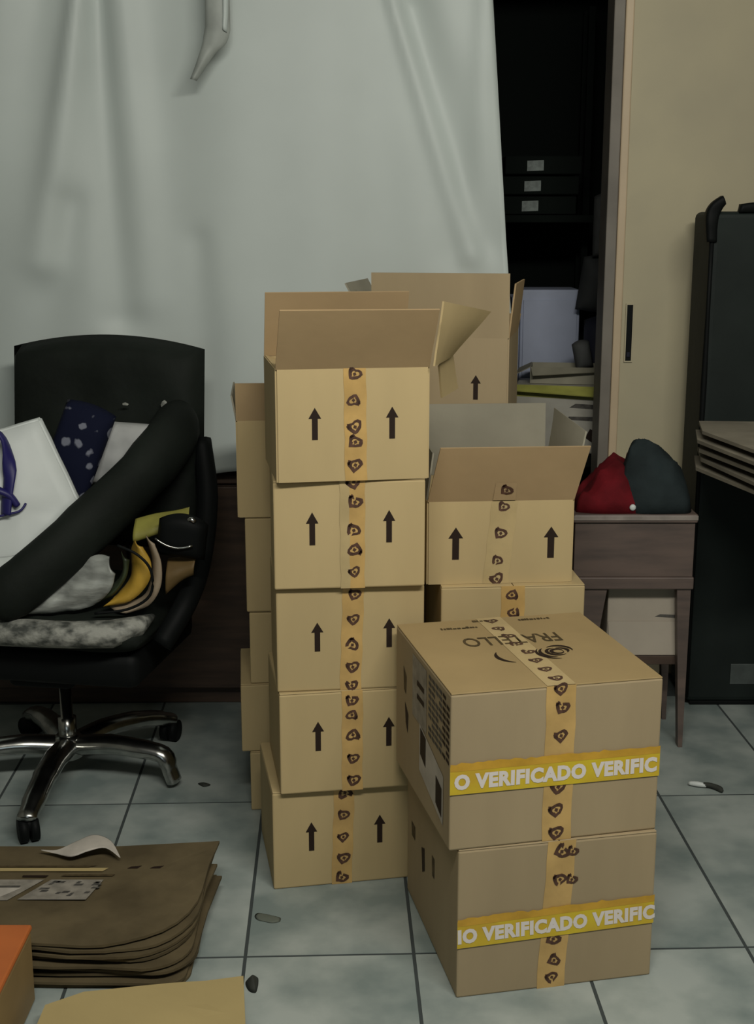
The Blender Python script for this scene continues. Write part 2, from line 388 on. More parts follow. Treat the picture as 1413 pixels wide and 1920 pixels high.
# ------------------------------------------------------------------ cardboard boxes
def mark_mesh(kind):
    """smudged stamp of the packing tape: a drop-shaped ring with a tail, or a broken pair"""
    rnd = random.Random(kind * 13 + 5); n = 14; vs = []; fs = []
    for k in range(n):
        a = 2 * pi * k / n
        r = 0.0115 + 0.0065 * max(0, cos(a)) ** 3 + 0.005 * max(0, cos(a - 2.3)) ** 8 + 0.004 * max(0, cos(a + 2.3)) ** 8
        r *= rnd.uniform(0.9, 1.1); ri = r * rnd.uniform(0.42, 0.62)
        vs.append((r * cos(a), 0, r * 0.95 * sin(a))); vs.append((ri * cos(a) + 0.001, 0, ri * 0.9 * sin(a)))
    gap = rnd.choice([None, 3, 9]) if kind else None
    for k in range(n):
        if gap is not None and k == gap: continue
        k2 = (k + 1) % n; fs.append((2 * k, 2 * k2, 2 * k2 + 1, 2 * k + 1))
    b = len(vs); vs += [(-0.003, 0, 0.001), (0.002, 0, 0.004), (0.005, 0, -0.001), (0.0, 0, -0.005)]; fs.append((b, b + 1, b + 2, b + 3))
    b = len(vs); vs += [(-0.013, 0, 0.008), (-0.006, 0, 0.016), (-0.002, 0, 0.012), (-0.009, 0, 0.006)]; fs.append((b, b + 1, b + 2, b + 3))
    fs = [f[::-1] for f in fs]
    me = bpy.data.meshes.new('tape_mark'); me.from_pydata(vs, [], fs); me.update(); me.materials.append(M['ink_brown']); return me
MARKS = [mark_mesh(k) for k in range(5)]
def add_mark(parent, x, y, z, rot=0.0, sc=1.0, kind=0, lay=False):
    o = bpy.data.objects.new('tape_mark', MARKS[kind % 5]); C.objects.link(o); o.parent = parent
    o.location = (x, y, z); o.scale = (sc, sc, sc)
    o.rotation_euler = (-pi / 2, 0, rot) if lay else (0, rot, 0)
    return o
def arrow(parent, x, y, z0, h, wd, m='ink'):
    s = wd * 0.23; hh = h * 0.34
    P = [(x - s, z0), (x + s, z0), (x + s, z0 + h - hh), (x + wd / 2, z0 + h - hh), (x, z0 + h), (x - wd / 2, z0 + h - hh), (x - s, z0 + h - hh)]
    return from_py('arrow', [(a, y, b) for a, b in P], [(0, 1, 2, 6), (3, 4, 5), ], m, parent)
def shell(name, w_, d, h, m, parent, t=0.004):
    """open-topped carton: five walls with real board thickness, softened corners"""
    bm = bmesh.new()
    bm_box(bm, -w_ / 2, w_ / 2, -d / 2, d / 2, 0, h)
    es = [e for e in bm.edges if abs(e.verts[0].co.z - e.verts[1].co.z) > h * 0.5]
    bmesh.ops.bevel(bm, geom=es, offset=0.004, segments=2, affect='EDGES')
    bm.faces.ensure_lookup_table()
    topf = [f for f in bm.faces if all(abs(v.co.z - h) < 1e-5 for v in f.verts)]
    r = bmesh.ops.inset_region(bm, faces=topf, thickness=t)
    ex = bmesh.ops.extrude_face_region(bm, geom=topf)
    for v in [g for g in ex['geom'] if isinstance(g, bmesh.types.BMVert)]: v.co.z = 0.005
    bmesh.ops.delete(bm, geom=topf, context='FACES')
    bmesh.ops.recalc_face_normals(bm, faces=bm.faces[:])
    return from_bm(name, bm, m, parent)
def carton(label, x, y, yaw, w_, d, h, z, m='kraft', group=None, open_top=False, seam='y', fm=None):
    """(x, y) is the front left corner at the base"""
    a = radians(yaw); c = Vector((x, y, z)) + Matrix.Rotation(a, 3, 'Z') @ Vector((w_ / 2, d / 2, 0))
    r = thing('cardboard_box', label, 'box', c, a, group)
    if open_top: shell('body', w_, d, h, m, r)
    else:
        bm = bmesh.new(); bm_box(bm, -w_ / 2, w_ / 2, -d / 2, d / 2, 0, h - 0.003, 0.0035); from_bm('body', bm, m, r)
        g = 0.001
        if seam == 'y':
            for s in (-1, 1): block('flap', min(s * g, s * (w_ / 2 - 0.001)), max(s * g, s * (w_ / 2 - 0.001)), -d / 2 + 0.001, d / 2 - 0.001, h - 0.003, h, fm or m, r, 0.001)
    return r
def tape_front(r, w_, d, h, u0, u1, wd=0.05, m='tape', z0=0.0, z1=None):
    z1 = h if z1 is None else z1; y = -d / 2 - 0.0009
    n = 8; vs = []; fs = []
    for k in range(n + 1):
        t = k / n; xx = (u1 + (u0 - u1) * t - 0.5) * w_
        j = 0.0012 * sin(k * 2.1 + u0 * 40)
        zz = z0 + (z1 - z0) * t
        vs += [(xx - wd / 2 + j, y, zz), (xx + wd / 2 + j, y, zz)]
        if k: b = 2 * k; fs.append((b - 2, b - 1, b + 1, b))
    return from_py('tape', vs, fs, m, r)
def print_front(r, w_, d, h, u0, u1, marks, arrows=(), tape=0.05, aw=0.027, seed=0, tm='tape'):
    """marks: heights as fractions from the top edge; arrows: (u, v tip, v foot)"""
    rn = random.Random(seed)
    t = tape_front(r, w_, d, h, u0, u1, tape, tm)
    for v in marks:
        u = u0 + (u1 - u0) * v
        add_mark(t, (u - 0.5) * w_ + rn.uniform(-0.003, 0.003), -d / 2 - 0.0016, h * (1 - v), rn.choice([0, 0.3, -0.4, 2.8, -0.7]) + rn.uniform(-0.3, 0.3), rn.uniform(0.85, 1.08), rn.randrange(5))
    for u, a, b in arrows:
        arrow(r, (u - 0.5) * w_, -d / 2 - 0.0008, h * (1 - b), h * (b - a), aw)
    return t
def flap(r, side, w_, d, h, length, lean, m='kraft', skew=0.0, trim=(0, 0), bend=None, taper=(0, 0)):
    """raised flap hinged on the top edge of a side; lean in degrees outwards from upright"""
    a = radians(lean); so, co = sin(a) * length, cos(a) * length
    if side == 'front': A = (-w_ / 2 + trim[0], -d / 2 + 0.002, h); B = (w_ / 2 - trim[1], -d / 2 + 0.002, h); o = Vector((0, -so, co)); al = Vector((1, 0, 0))
    if side == 'back': A = (w_ / 2 - trim[0], d / 2 - 0.002, h); B = (-w_ / 2 + trim[1], d / 2 - 0.002, h); o = Vector((0, so, co)); al = Vector((-1, 0, 0))
    if side == 'right': A = (w_ / 2 - 0.002, -d / 2 + trim[0], h); B = (w_ / 2 - 0.002, d / 2 - trim[1], h); o = Vector((so, 0, co)); al = Vector((0, 1, 0))
    if side == 'left': A = (-w_ / 2 + 0.002, d / 2 - trim[0], h); B = (-w_ / 2 + 0.002, -d / 2 + trim[1], h); o = Vector((-so, 0, co)); al = Vector((0, -1, 0))
    A, B = Vector(A), Vector(B)
    return plate('flap', (A, B, B + o + al * (skew - taper[1]), A + o + al * (skew + taper[0])), 0.004, m, r, bend)

G1 = 'boxes of the tall front stack'
W1, D1, H1 = 0.318, 0.285, 0.2325
yawS = [10.5, 9.5, 7.0, 6.0, 9.5]
posS = [(-0.230, 2.603), (-0.210, 2.592), (-0.214, 2.602), (-0.215, 2.588), (-0.205, 2.570)]
labS = ['bottom box of the tall front stack, standing on the tiles with two black arrows',
        'second box from the floor in the tall front stack, printed with arrows',
        'middle box of the five in the tall front stack, arrows beside brown tape',
        'fourth box up the tall front stack, directly under the open one',
        'open box topping the tall front stack, front flap raised above two arrows']
MS = [[0.05, 0.28, 0.51, 0.73, 0.93], [0.10, 0.24, 0.44, 0.68, 0.90], [0.08, 0.32, 0.56, 0.78, 0.96], [0.02, 0.20, 0.46, 0.64, 0.85], [0.05, 0.28, 0.52, 0.65, 0.86]]
AS = [[(0.27, 0.33, 0.625), (0.755, 0.31, 0.60)], [(0.262, 0.29, 0.58), (0.752, 0.285, 0.575)], [(0.274, 0.337, 0.614), (0.761, 0.32, 0.60)], [(0.253, 0.286, 0.59), (0.76, 0.28, 0.58)], [(0.25, 0.34, 0.625), (0.753, 0.345, 0.63)]]
TS = [(0.505, 0.48), (0.50, 0.495), (0.52, 0.495), (0.53, 0.525), (0.51, 0.515)]
for k in range(5):
    top = k == 4
    r = carton(labS[k], *posS[k], yawS[k], W1, D1, H1, k * (H1 + 0.0006), 'kraft', G1, top)
    print_front(r, W1, D1, H1, *TS[k], MS[k], AS[k], 0.046, 0.026, k)
    if k == 3:   # a pale strip painting the highlight along the tape's left edge
        tape_front(r, W1, D1, H1, 0.465, 0.47, 0.020, 'tape_pale_or_glint').location.y = -0.0006
    if top:
        flap(r, 'front', W1, D1, H1, 0.142, 30, 'kraft_in', 0.004, (0.001, 0.001), 0.004)
        flap(r, 'back', W1, D1, H1, 0.152, -22, 'kraft_in', 0.0, (0.001, 0.001))
        inv = (Matrix.Translation(r.location) @ Matrix.Rotation(r.rotation_euler.z, 4, 'Z')).inverted()
        wl = lambda *p: inv @ Vector(p)
        hx = W1 / 2 - 0.002
        plate('flap', (wl(0.116, 2.605, 1.168), wl(0.160, 2.76, 1.172), wl(0.234, 2.76, 1.269), wl(0.130, 2.60, 1.299)), 0.004, 'kraft', r, 0.008)
        plate('torn_flap', (wl(0.130, 2.70, 1.158), wl(0.161, 2.79, 1.185), wl(0.185, 2.84, 1.093), wl(0.141, 2.74, 1.085)), 0.004, 'kraft', r, 0.006)
        flap(r, 'left', W1, D1, H1, 0.140, -105, 'kraft', 0.0, (0.006, 0.006))

G2 = 'boxes of the right stack'
WR, DR, HR = 0.34, 0.32, 0.2125
labR = ['bottom box of the right stack, hidden low behind the front pair', 'second box of the right stack, hidden behind the front pair',
        'taped box directly under the small open box in the right stack']
for k in range(3):
    r = carton(labR[k], (0.15, 0.145, 0.147)[k], (2.825, 2.83, 2.822)[k], 4, WR - 0.006, DR, HR, k * (HR + 0.0006), 'kraft', G2)
    if k == 2: print_front(r, WR, DR, HR, 0.50, 0.49, [0.10, 0.30], (), 0.055, 0.033, 21)
HR1 = 0.195; ZR = 3 * (HR + 0.0006)
r = carton('small open box on the right stack, with grey rear flap and two bold arrows', 0.114, 2.84, 4.5, WR, DR, HR1, ZR, 'kraft', G2, True)
t = print_front(r, WR, DR, HR1, 0.525, 0.47, [0.07, 0.39, 0.72, 0.95], [(0.195, 0.31, 0.70), (0.845, 0.32, 0.70)], 0.06, 0.034, 31, 'tape_pale_or_glint')
fl_ = flap(r, 'front', WR, DR, HR1, 0.140, 20, 'kraft_in', 0.022, (0.001, 0.001))
tf = flat('tape_stub', [(-0.02, -DR / 2 - 0.004, HR1 + 0.002), (0.032, -DR / 2 - 0.004, HR1 + 0.002), (0.032, -DR / 2 - 0.018, HR1 + 0.045), (-0.016, -DR / 2 - 0.018, HR1 + 0.045)], 'kraft_in', fl_)
add_mark(tf, 0.009, -DR / 2 - 0.0135, HR1 + 0.027, 0.3, 1.0, 1).rotation_euler = (radians(20), 0.2, 0)
flap(r, 'back', WR, DR, HR1, 0.178, 4, 'kraft_grey', 0.0, (0.004, 0.001))
inv = (Matrix.Translation(r.location) @ Matrix.Rotation(r.rotation_euler.z, 4, 'Z')).inverted()
plate('flap', (Vector((WR / 2 - 0.002, -DR / 2 + 0.03, HR1)), Vector((WR / 2 - 0.002, DR / 2 - 0.004, HR1)), inv @ Vector((0.432, 3.155, 1.008)), inv @ Vector((0.492, 3.00, 0.972))), 0.004, 'kraft_grey', r, 0.01)
flap(r, 'left', WR, DR, HR1, 0.10, -12, 'kraft_grey', 0.0, (0.1, 0.02), None, (0.03, 0.06))

# front pair with the yellow tape
G3 = 'pair of large boxes in front'
def yellow_tape(r, w_, d, h, vl, vr, text, x_text, sx):
    wd = 0.056; y = -d / 2 - 0.0024
    zl, zr = h * (1 - vl), h * (1 - vr)
    P = [(-w_ / 2 - 0.0005, y, zl - wd / 2), (w_ / 2, y, zr - wd / 2), (w_ / 2, y, zr + wd / 2), (-w_ / 2 - 0.0005, y, zl + wd / 2)]
    t = flat('yellow_tape', P, 'yellow_tape', r)
    a = math.atan2(zr - zl, w_)
    M4 = Matrix.Translation((-w_ / 2 + x_text, y - 0.0008, zl - 0.0165)) @ Matrix.Rotation(-a, 4, 'Y') @ Matrix.Rotation(pi / 2, 4, 'X')
    text_mesh('tape_lettering', text, 0.038, 'white_text', t, M4, sx * 1.16, 0.0022, 1.10)
    # the torn, stretched upper edge
    vs = []; fs = []; n = 40
    for k in range(n + 1):
        xx = -w_ / 2 + w_ * k / n; zz = zl + (zr - zl) * k / n + wd / 2
        vs += [(xx, y - 0.0003, zz - 0.010), (xx, y - 0.0003, zz + 0.005 + 0.005 * noise.noise(Vector((k * 0.7, w_ * 9, 1))))]
        if k: b = 2 * k; fs.append((b - 2, b, b + 1, b - 1))
    from_py('tape_edge', vs, fs, 'orange_tape', t)
WF, DF, HF = 0.396, 0.425, 0.309
r = carton('lower box of the front pair on the tiles, yellow tape around its middle', 0.152, 2.192, 11.5, WF, DF, HF, 0, 'kraft_dull', G3)
t = print_front(r, WF, DF, HF, 0.515, 0.475, [0.07, 0.26, 0.66, 0.81, 0.93], (), 0.056, seed=41)
for v in (0.07, 0.26): add_mark(t, (0.51 - 0.5) * WF + 0.022, -DF / 2 - 0.0016, HF * (1 - v) - 0.002, 0.2, 0.8, 3)
yellow_tape(r, WF, DF, HF, 0.565, 0.535, 'IO VERIFICADO VERIFIC', 0.000, 0.775)
xl = -WF / 2 - 0.0008
def side_poly(r, name, P, m, d, h, off=0.0):
    """flat print on the left side: points as (depth fraction from the front, fraction from the top)"""
    return flat(name, [(xl - off, -d / 2 + a * d, h * (1 - b)) for a, b in P][::-1], m, r)
side_poly(r, 'hand_hole', [(0.62, 0.42), (0.68, 0.45), (0.66, 0.62), (0.61, 0.58)], 'ink', DF, HF)
side_poly(r, 'side_print', [(0.42, 0.36), (0.47, 0.36), (0.46, 0.5), (0.42, 0.5)], 'ink_faded', DF, HF)
side_poly(r, 'side_print', [(0.82, 0.40), (0.90, 0.40), (0.89, 0.5), (0.82, 0.5)], 'ink_faded', DF, HF)

WF2 = 0.414
r = carton('upper box of the front pair, black printing on its top and labels on its side', 0.134, 2.188, 12.6, WF2, DF, HF + 0.001, HF + 0.0006, 'kraft_dull', G3, fm='kraft_flap')
HF2 = HF + 0.001; xl = -WF2 / 2 - 0.0008
print_front(r, WF2, DF, HF2, 0.512, 0.508, [0.02, 0.14, 0.32, 0.65, 0.80, 0.95], (), 0.058, seed=51)
yellow_tape(r, WF2, DF, HF2, 0.545, 0.548, 'O VERIFICADO VERIFIC', 0.008, 0.80)
# tape and printing on the top
tt = flat('top_tape', [((0.512 - 0.5) * WF2 - 0.028, -DF / 2, HF2 + 0.0008), ((0.512 - 0.5) * WF2 + 0.028, -DF / 2, HF2 + 0.0008), (0.024, DF / 2, HF2 + 0.0008), (-0.032, DF / 2, HF2 + 0.0008)], 'tape_pale_or_glint', r)
for k in range(8):
    yy = -DF / 2 + 0.035 + k * 0.052
    add_mark(tt, 0.004 - 0.006 * k / 8 + random.uniform(-0.004, 0.004), yy, HF2 + 0.0014, random.choice([0, 0.5, 2.8]), 0.95, k, True).data = MARKS[k % 5]
zt = HF2 + 0.0011
def top_text(name, body, size, cx, cy, sx, m='ink_faded', wgt=0.0006):
    # the lettering faces the far side of the box, so it is upside down from the front
    M4 = Matrix.Translation((cx, cy, zt)) @ Matrix.Rotation(pi, 4, 'Z')
    return text_mesh(name, body, size, m, r, M4, sx, wgt)
top_text('top_lettering', 'FRATELLO', 0.075, 0.104, 0.085, 0.60)
def small_print(x0, x1, y, seed):
    # a line of print too small to read in the photograph
    rn = random.Random(seed); vs = []; fs = []; x = x0
    while x < x1:
        ww = rn.uniform(0.003, 0.009); hh = rn.uniform(0.006, 0.012); b_ = len(vs)
        vs += [(x, y, zt), (x + ww, y, zt), (x + ww, y + hh, zt), (x, y + hh, zt)]; fs.append((b_, b_ + 1, b_ + 2, b_ + 3)); x += ww + rn.uniform(0.001, 0.003)
    from_py('small_print', vs, fs, 'ink_faded', r)
small_print(-0.125, -0.045, 0.150, 1); small_print(-0.045, -0.012, 0.188, 2); small_print(0.055, 0.125, 0.178, 3)
def top_arc(cx, cy, r0, r1, a0, a1, m='ink', n=10):
    vs = []; fs = []
    for k in range(n + 1):
        a = radians(a0 + (a1 - a0) * k / n); e = sin(pi * k / n) * (r1 - r0)
        vs += [(cx + cos(a) * r0, cy + sin(a) * r0, zt), (cx + cos(a) * (r0 + e + 0.001), cy + sin(a) * (r0 + e + 0.001), zt)]
        if k: b = 2 * k; fs.append((b - 2, b - 1, b + 1, b))
    return from_py('top_emblem', vs, fs, m, r)
top_arc(-0.005, -0.03, 0.055, 0.063, 160, 235)
for rr, a0, a1 in ((0.042, 150, 260), (0.034, 140, 250), (0.030, 0, 120), (0.020, 100, 300), (0.018, -30, 90), (0.010, 0, 350)):
    top_arc(0.066, -0.03, rr, rr + 0.007, a0, a1)
# left side: hatched text block, pale strip label, white label with black corners, hand hole
for k in range(6):
    a0 = 0.015 + 0.06 * k
    for q in range(10):
        b0 = 0.055 + q * 0.042
        if (k * 3 + q) % 11 == 0: continue
        side_poly(r, 'side_print', [(a0, b0), (a0 + 0.048, b0 - 0.004), (a0 + 0.048, b0 + 0.016), (a0, b0 + 0.024)], 'ink_grey' if k > 1 else 'ink', DF, HF2)
side_poly(r, 'side_label', [(0.40, 0.05), (0.66, 0.05), (0.66, 0.47), (0.40, 0.47)], 'label_grey', DF, HF2)
side_poly(r, 'side_print', [(0.44, 0.19), (0.57, 0.19), (0.57, 0.225), (0.44, 0.225)], 'ink', DF, HF2, 0.0005)
side_poly(r, 'side_print', [(0.44, 0.28), (0.57, 0.28), (0.57, 0.315), (0.44, 0.315)], 'ink', DF, HF2, 0.0005)
side_poly(r, 'shipping_label', [(0.10, 0.58), (0.52, 0.46), (0.52, 0.78), (0.10, 0.90)], 'label', DF, HF2, 0.0003)
side_poly(r, 'side_print', [(0.40, 0.505), (0.50, 0.48), (0.50, 0.66), (0.40, 0.70)], 'ink', DF, HF2, 0.0008)
side_poly(r, 'side_print', [(0.12, 0.67), (0.22, 0.64), (0.22, 0.82), (0.12, 0.86)], 'ink', DF, HF2, 0.0008)
side_poly(r, 'hand_hole', [(0.74, 0.52), (0.81, 0.46), (0.79, 0.60), (0.75, 0.66)], 'ink', DF, HF2)
side_poly(r, 'hand_hole', [(0.78, 0.27), (0.84, 0.22), (0.83, 0.38), (0.79, 0.40)], 'ink_faded', DF, HF2)

# rear left stack, seen as a strip between the chair and the tall stack
G4 = 'boxes of the rear left stack'
ND = 0.28
labN = ['shallow box on the floor at the bottom of the rear left stack', 'shallow box second from the floor in the rear left stack',
        'shallow box third from the floor in the rear left stack', 'plain deeper box under the topmost one of the rear left stack', 'plain box topping the rear left stack, flap standing up']
zz = 0.0
for k, (x, y, yw, h) in enumerate([(-0.318, 3.0, 6, 0.158), (-0.338, 3.0, 6, 0.178), (-0.313, 3.005, 5, 0.186), (-0.318, 3.0, 5, 0.238), (-0.334, 2.995, 5, 0.234)]):
    r = carton(labN[k], x, y, yw, W1, ND, h, zz, 'kraft', G4, k == 4); zz += h + 0.0006
    if k == 4:
        flap(r, 'front', W1, ND, h, 0.09, 6, 'kraft_in', 0, (0.001, 0.001))
        flap(r, 'left', W1, ND, h, 0.06, 10, 'kraft_grey', 0, (0.004, 0.004))
        flap(r, 'back', W1, ND, h, 0.05, 60, 'kraft_in', 0, (0.001, 0.001))

# rear right stack with the tall flap
G5 = 'boxes of the rear right stack'
WK, DK, HK = 0.350, 0.30, 0.39
labK = ['bottom box of the rear right stack, hidden behind the others', 'middle box of the rear right stack, hidden behind the others', 'open box at back right with tall pale front flap and one arrow showing']
for k in range(3):
    r = carton(labK[k], -0.014, 3.275, -10.5, WK, DK, HK, k * (HK + 0.0006), 'kraft_dull', G5, k == 2)
    if k == 2:
        arrow(r, (0.765 - 0.5) * WK, -DK / 2 - 0.0008, HK - 0.155, 0.062, 0.026)
        arrow(r, (0.27 - 0.5) * WK, -DK / 2 - 0.0008, HK - 0.155, 0.062, 0.026)
        flap(r, 'front', WK, DK, HK, 0.160, 3, 'kraft_dull', 0.0, (0.001, 0.001))
        flap(r, 'right', WK, DK, HK, 0.135, 6, 'kraft_in', 0.0, (0.004, 0.004))
        flap(r, 'left', WK, DK, HK, 0.150, 28, 'kraft_grey', 0.0, (0.004, 0.004))
        flap(r, 'back', WK, DK, HK, 0.10, 70, 'kraft_in', 0.0, (0.001, 0.001))

# ------------------------------------------------------------------ office chair
ch = thing('office_chair', 'worn black padded swivel chair on chrome star base, piled with bags', 'chair', (-0.825, 3.205, 0))
O3 = Vector((-0.825, 3.205, 0))
def L3(*p): return [Vector(q) - O3 for q in p]
Ry = Matrix.Rotation(radians(-10), 4, 'Z')
backM = Matrix.Translation(Vector((-0.735, 3.455, 0.855)) - O3) @ Ry @ Matrix.Rotation(radians(-7), 4, 'X')
pillow('backrest', 0.545, 0.54, 0.13, 'black', ch, backM, 9, 0.035, lump=0.014)
seatM = Matrix.Translation(Vector((-0.79, 3.21, 0.475)) - O3) @ Ry @ Matrix.Rotation(radians(90), 4, 'X')
pillow('seat', 0.55, 0.52, 0.10, 'black', ch, seatM, 8, 0.0, lump=0.01)
def seat_pt(u, v, z): return Matrix.Translation(Vector((-0.79, 3.21, 0)) - O3) @ Ry @ Vector((u, v, z))
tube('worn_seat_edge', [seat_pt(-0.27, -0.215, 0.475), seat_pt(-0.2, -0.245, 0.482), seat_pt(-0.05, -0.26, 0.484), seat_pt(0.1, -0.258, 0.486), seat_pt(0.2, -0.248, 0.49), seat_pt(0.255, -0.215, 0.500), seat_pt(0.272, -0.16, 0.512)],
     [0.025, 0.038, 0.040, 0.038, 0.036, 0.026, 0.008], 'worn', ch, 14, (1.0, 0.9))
bm = bmesh.new(); bm_box(bm, -0.25, 0.25, -0.22, 0.23, 0.335, 0.43, 0.03, 3)
bmesh.ops.transform(bm, matrix=Matrix.Translation(Vector((-0.79, 3.21, 0)) - O3) @ Ry, verts=bm.verts[:])
from_bm('seat_shell', bm, 'black2', ch, True)
bm = bmesh.new(); bm_box(bm, -0.09, 0.09, -0.11, 0.12, 0.285, 0.336, 0.02, 3)
bmesh.ops.transform(bm, matrix=Matrix.Translation(Vector((-0.845, 3.21, 0)) - O3) @ Ry, verts=bm.verts[:])
from_bm('tilt_mechanism', bm, 'black2', ch, True)
tube('gas_column', [(0, 0, 0.09), (0, 0, 0.17), (0, 0, 0.171), (0, 0, 0.29)], [0.024, 0.024, 0.016, 0.016], 'chrome', ch, 20)
tube('hub', [(0, 0, 0.055), (0, 0, 0.065), (0, 0, 0.11), (0, 0, 0.122)], [0.03, 0.045, 0.043, 0.03], 'chrome', ch, 20)
# armrests: the padded right one sags across the seat
tube('armrest', smooth_path(L3((-0.530, 3.41, 0.965), (-0.535, 3.33, 0.910), (-0.60, 3.19, 0.825), (-0.715, 3.06, 0.720), (-0.82, 2.985, 0.630), (-0.90, 2.955, 0.570), (-0.930, 2.945, 0.552)), 4),
     [0.02] + [0.050, 0.066] + [0.076] * 5 + [0.070] * 5 + [0.066] * 7 + [0.060, 0.055, 0.045, 0.035, 0.012], 'black', ch, 24, (0.8, 1.0))
for v in ch.children[-1].data.vertices: v.co += v.normal * (noise.noise(v.co * 16) * 0.009 + noise.noise(v.co * 40) * 0.003)
tube('armrest', smooth_path(L3((-1.0, 3.52, 0.86), (-1.08, 3.40, 0.83), (-1.15, 3.18, 0.74), (-1.17, 3.05, 0.70)), 4), [0.02] + [0.045] * 11 + [0.02], 'black', ch, 14, (0.8, 0.8))
tube('arm_bracket', smooth_path(L3((-0.475, 3.42, 0.88), (-0.452, 3.34, 0.74), (-0.455, 3.2, 0.60), (-0.475, 3.06, 0.53), (-0.53, 3.0, 0.44)), 5), [0.028] * 21, 'black2', ch, 10)
tube('arm_bracket', smooth_path(L3((-1.12, 3.3, 0.79), (-1.13, 3.25, 0.6), (-1.05, 3.25, 0.42)), 5), [0.022] * 11, 'black2', ch, 10)
def chair_leg(deg, tip_z, has_caster, ln=0.335):
    a = radians(deg); dx, dy = cos(a), sin(a)
    P = [(0.02, 0.092), (0.12, 0.104), (0.20, 0.100), (0.27, 0.088), (ln - 0.012, 0.066 if has_caster else 0.045), (ln, 0.060 if has_caster else tip_z)]
    lg = tube('leg', smooth_path([(dx * q, dy * q, z) for q, z in P], 4), [0.036] * 5 + [0.034] * 5 + [0.031] * 5 + [0.027] * 5 + [0.017], 'chrome', ch, 14, (0.95, 0.72))
    if has_caster:
        cx, cy = dx * (ln - 0.005), dy * (ln - 0.005)
        cs = bpy.data.objects.new('caster', None)
        bm = bmesh.new()
        for s in (-1, 1):
            r = bmesh.ops.create_cone(bm, cap_ends=True, segments=20, radius1=0.031, radius2=0.031, depth=0.019)
            es = [e for v in r['verts'] for e in v.link_edges]
            bmesh.ops.transform(bm, verts=r['verts'], matrix=Matrix.Translation((cx, cy, 0.0312)) @ Matrix.Rotation(a + 0.5, 4, 'Z') @ Matrix.Translation((0, s * 0.013, 0)) @ Matrix.Rotation(pi / 2, 4, 'X'))
        bmesh.ops.create_uvsphere(bm, u_segments=12, v_segments=8, radius=0.022, matrix=Matrix.Translation((cx, cy, 0.045)))
        bpy.data.objects.remove(cs)
        from_bm('caster', bm, 'black2', lg, True)
        tube('caster_stem', [(cx, cy, 0.045), (cx, cy, 0.075)], 0.006, 'chrome', lg, 8)
for deg, cst, ln in ((-92, True, 0.375), (-13, False, 0.30), (47, True, 0.345), (122, True, 0.34), (193, True, 0.36)):
    chair_leg(deg, 0.012, cst, ln)
# white scuffs on the leatherette
for k, (x, z, sx, sz) in enumerate([(-0.56, 0.985, 0.010, 0.012), (-0.585, 0.92, 0.004, 0.016), (-0.665, 0.985, 0.012, 0.004)]):
    P = [(x + sx * cos(t * pi / 4) * random.uniform(0.6, 1.2), 3.357 + 0.004 * k, z + sz * sin(t * pi / 4) * random.uniform(0.6, 1.2)) for t in range(8)]
    flat('scuff', L3(*P), 'worn', ch)

# things lying on the chair
b = thing('paper_bag', 'large white paper bag with navy handles lying on the black chair', 'bag', (-0.86, 3.08, 0.56))
ob = Vector((-0.86, 3.08, 0.56))
def Lb(*p): return [Vector(q) - ob for q in p]
bm = bmesh.new()
front = Lb((-1.02, 3.05, 0.945), (-0.92, 3.085, 0.958), (-0.828, 3.11, 0.982), (-0.778, 3.09, 0.880), (-0.727, 3.07, 0.772), (-0.795, 3.035, 0.712), (-0.862, 2.99, 0.632), (-1.02, 2.99, 0.60))
bk = [p + Vector((0.0, 0.026, 0.004)) for p in front]
vf = [bm.verts.new(p) for p in front]; vb = [bm.verts.new(p) for p in bk]
cf = bm.verts.new(Vector((-0.885, 3.030, 0.80)) - ob); cb_ = bm.verts.new(Vector((-0.885, 3.085, 0.81)) - ob)
n = len(front)
for k in range(n):
    k2 = (k + 1) % n
    bm.faces.new((vf[k2], vf[k], cf)); bm.faces.new((vb[k], vb[k2], cb_)); bm.faces.new((vf[k], vf[k2], vb[k2], vb[k]))
bmesh.ops.recalc_face_normals(bm, faces=bm.faces[:])
bmesh.ops.bevel(bm, geom=[e for e in bm.edges if e.verts[0] not in (cf, cb_) and e.verts[1] not in (cf, cb_)], offset=0.004, segments=2, affect='EDGES')
bmesh.ops.triangulate(bm, faces=bm.faces[:]); bmesh.ops.subdivide_edges(bm, edges=bm.edges[:], cuts=3, use_grid_fill=True)
for v in bm.verts:
    q = v.co * 13; v.co += Vector((0, noise.noise(q) * 0.012 + abs(noise.noise(q * 1.7 + Vector((5, 0, 0)))) * 0.010, noise.noise(q * 0.8) * 0.003))
from_bm('bag_body', bm, 'paper', b, True)
tube('handle', smooth_path(Lb((-0.93, 3.035, 0.975), (-0.897, 3.04, 0.945), (-0.886, 3.035, 0.87), (-0.893, 3.02, 0.80), (-0.896, 3.015, 0.765)), 4), 0.017, 'blue', b, 10, (1.0, 0.4))
tube('handle', smooth_path(Lb((-0.95, 3.02, 0.84), (-0.91, 3.015, 0.825), (-0.885, 3.02, 0.81), (-0.87, 3.025, 0.785)), 4), 0.015, 'blue', b, 10, (0.8, 0.6))
tube('handle_cord', smooth_path(Lb((-0.97, 3.005, 0.735), (-0.91, 3.01, 0.762), (-0.865, 3.02, 0.772), (-0.85, 3.03, 0.79)), 4), 0.003, 'blue', b, 8)
b = band('plastic_liner', [(-1.0, 2.975, 0.665), (-0.9, 2.975, 0.668), (-0.83, 2.975, 0.685), (-0.80, 2.985, 0.70)], [(-1.0, 2.95, 0.575), (-0.93, 2.96, 0.60), (-0.86, 2.965, 0.625), (-0.81, 2.98, 0.67)], 'paper', None, 0.02, 0.008, 8, 0.014)
tag(b, 'crumpled white plastic below the paper bag, against the chair armrest', 'plastic')
pM = Matrix.Translation((-0.765, 3.20, 0.88)) @ Matrix.Rotation(radians(20), 4, 'Y') @ Matrix.Rotation(radians(-14), 4, 'X')
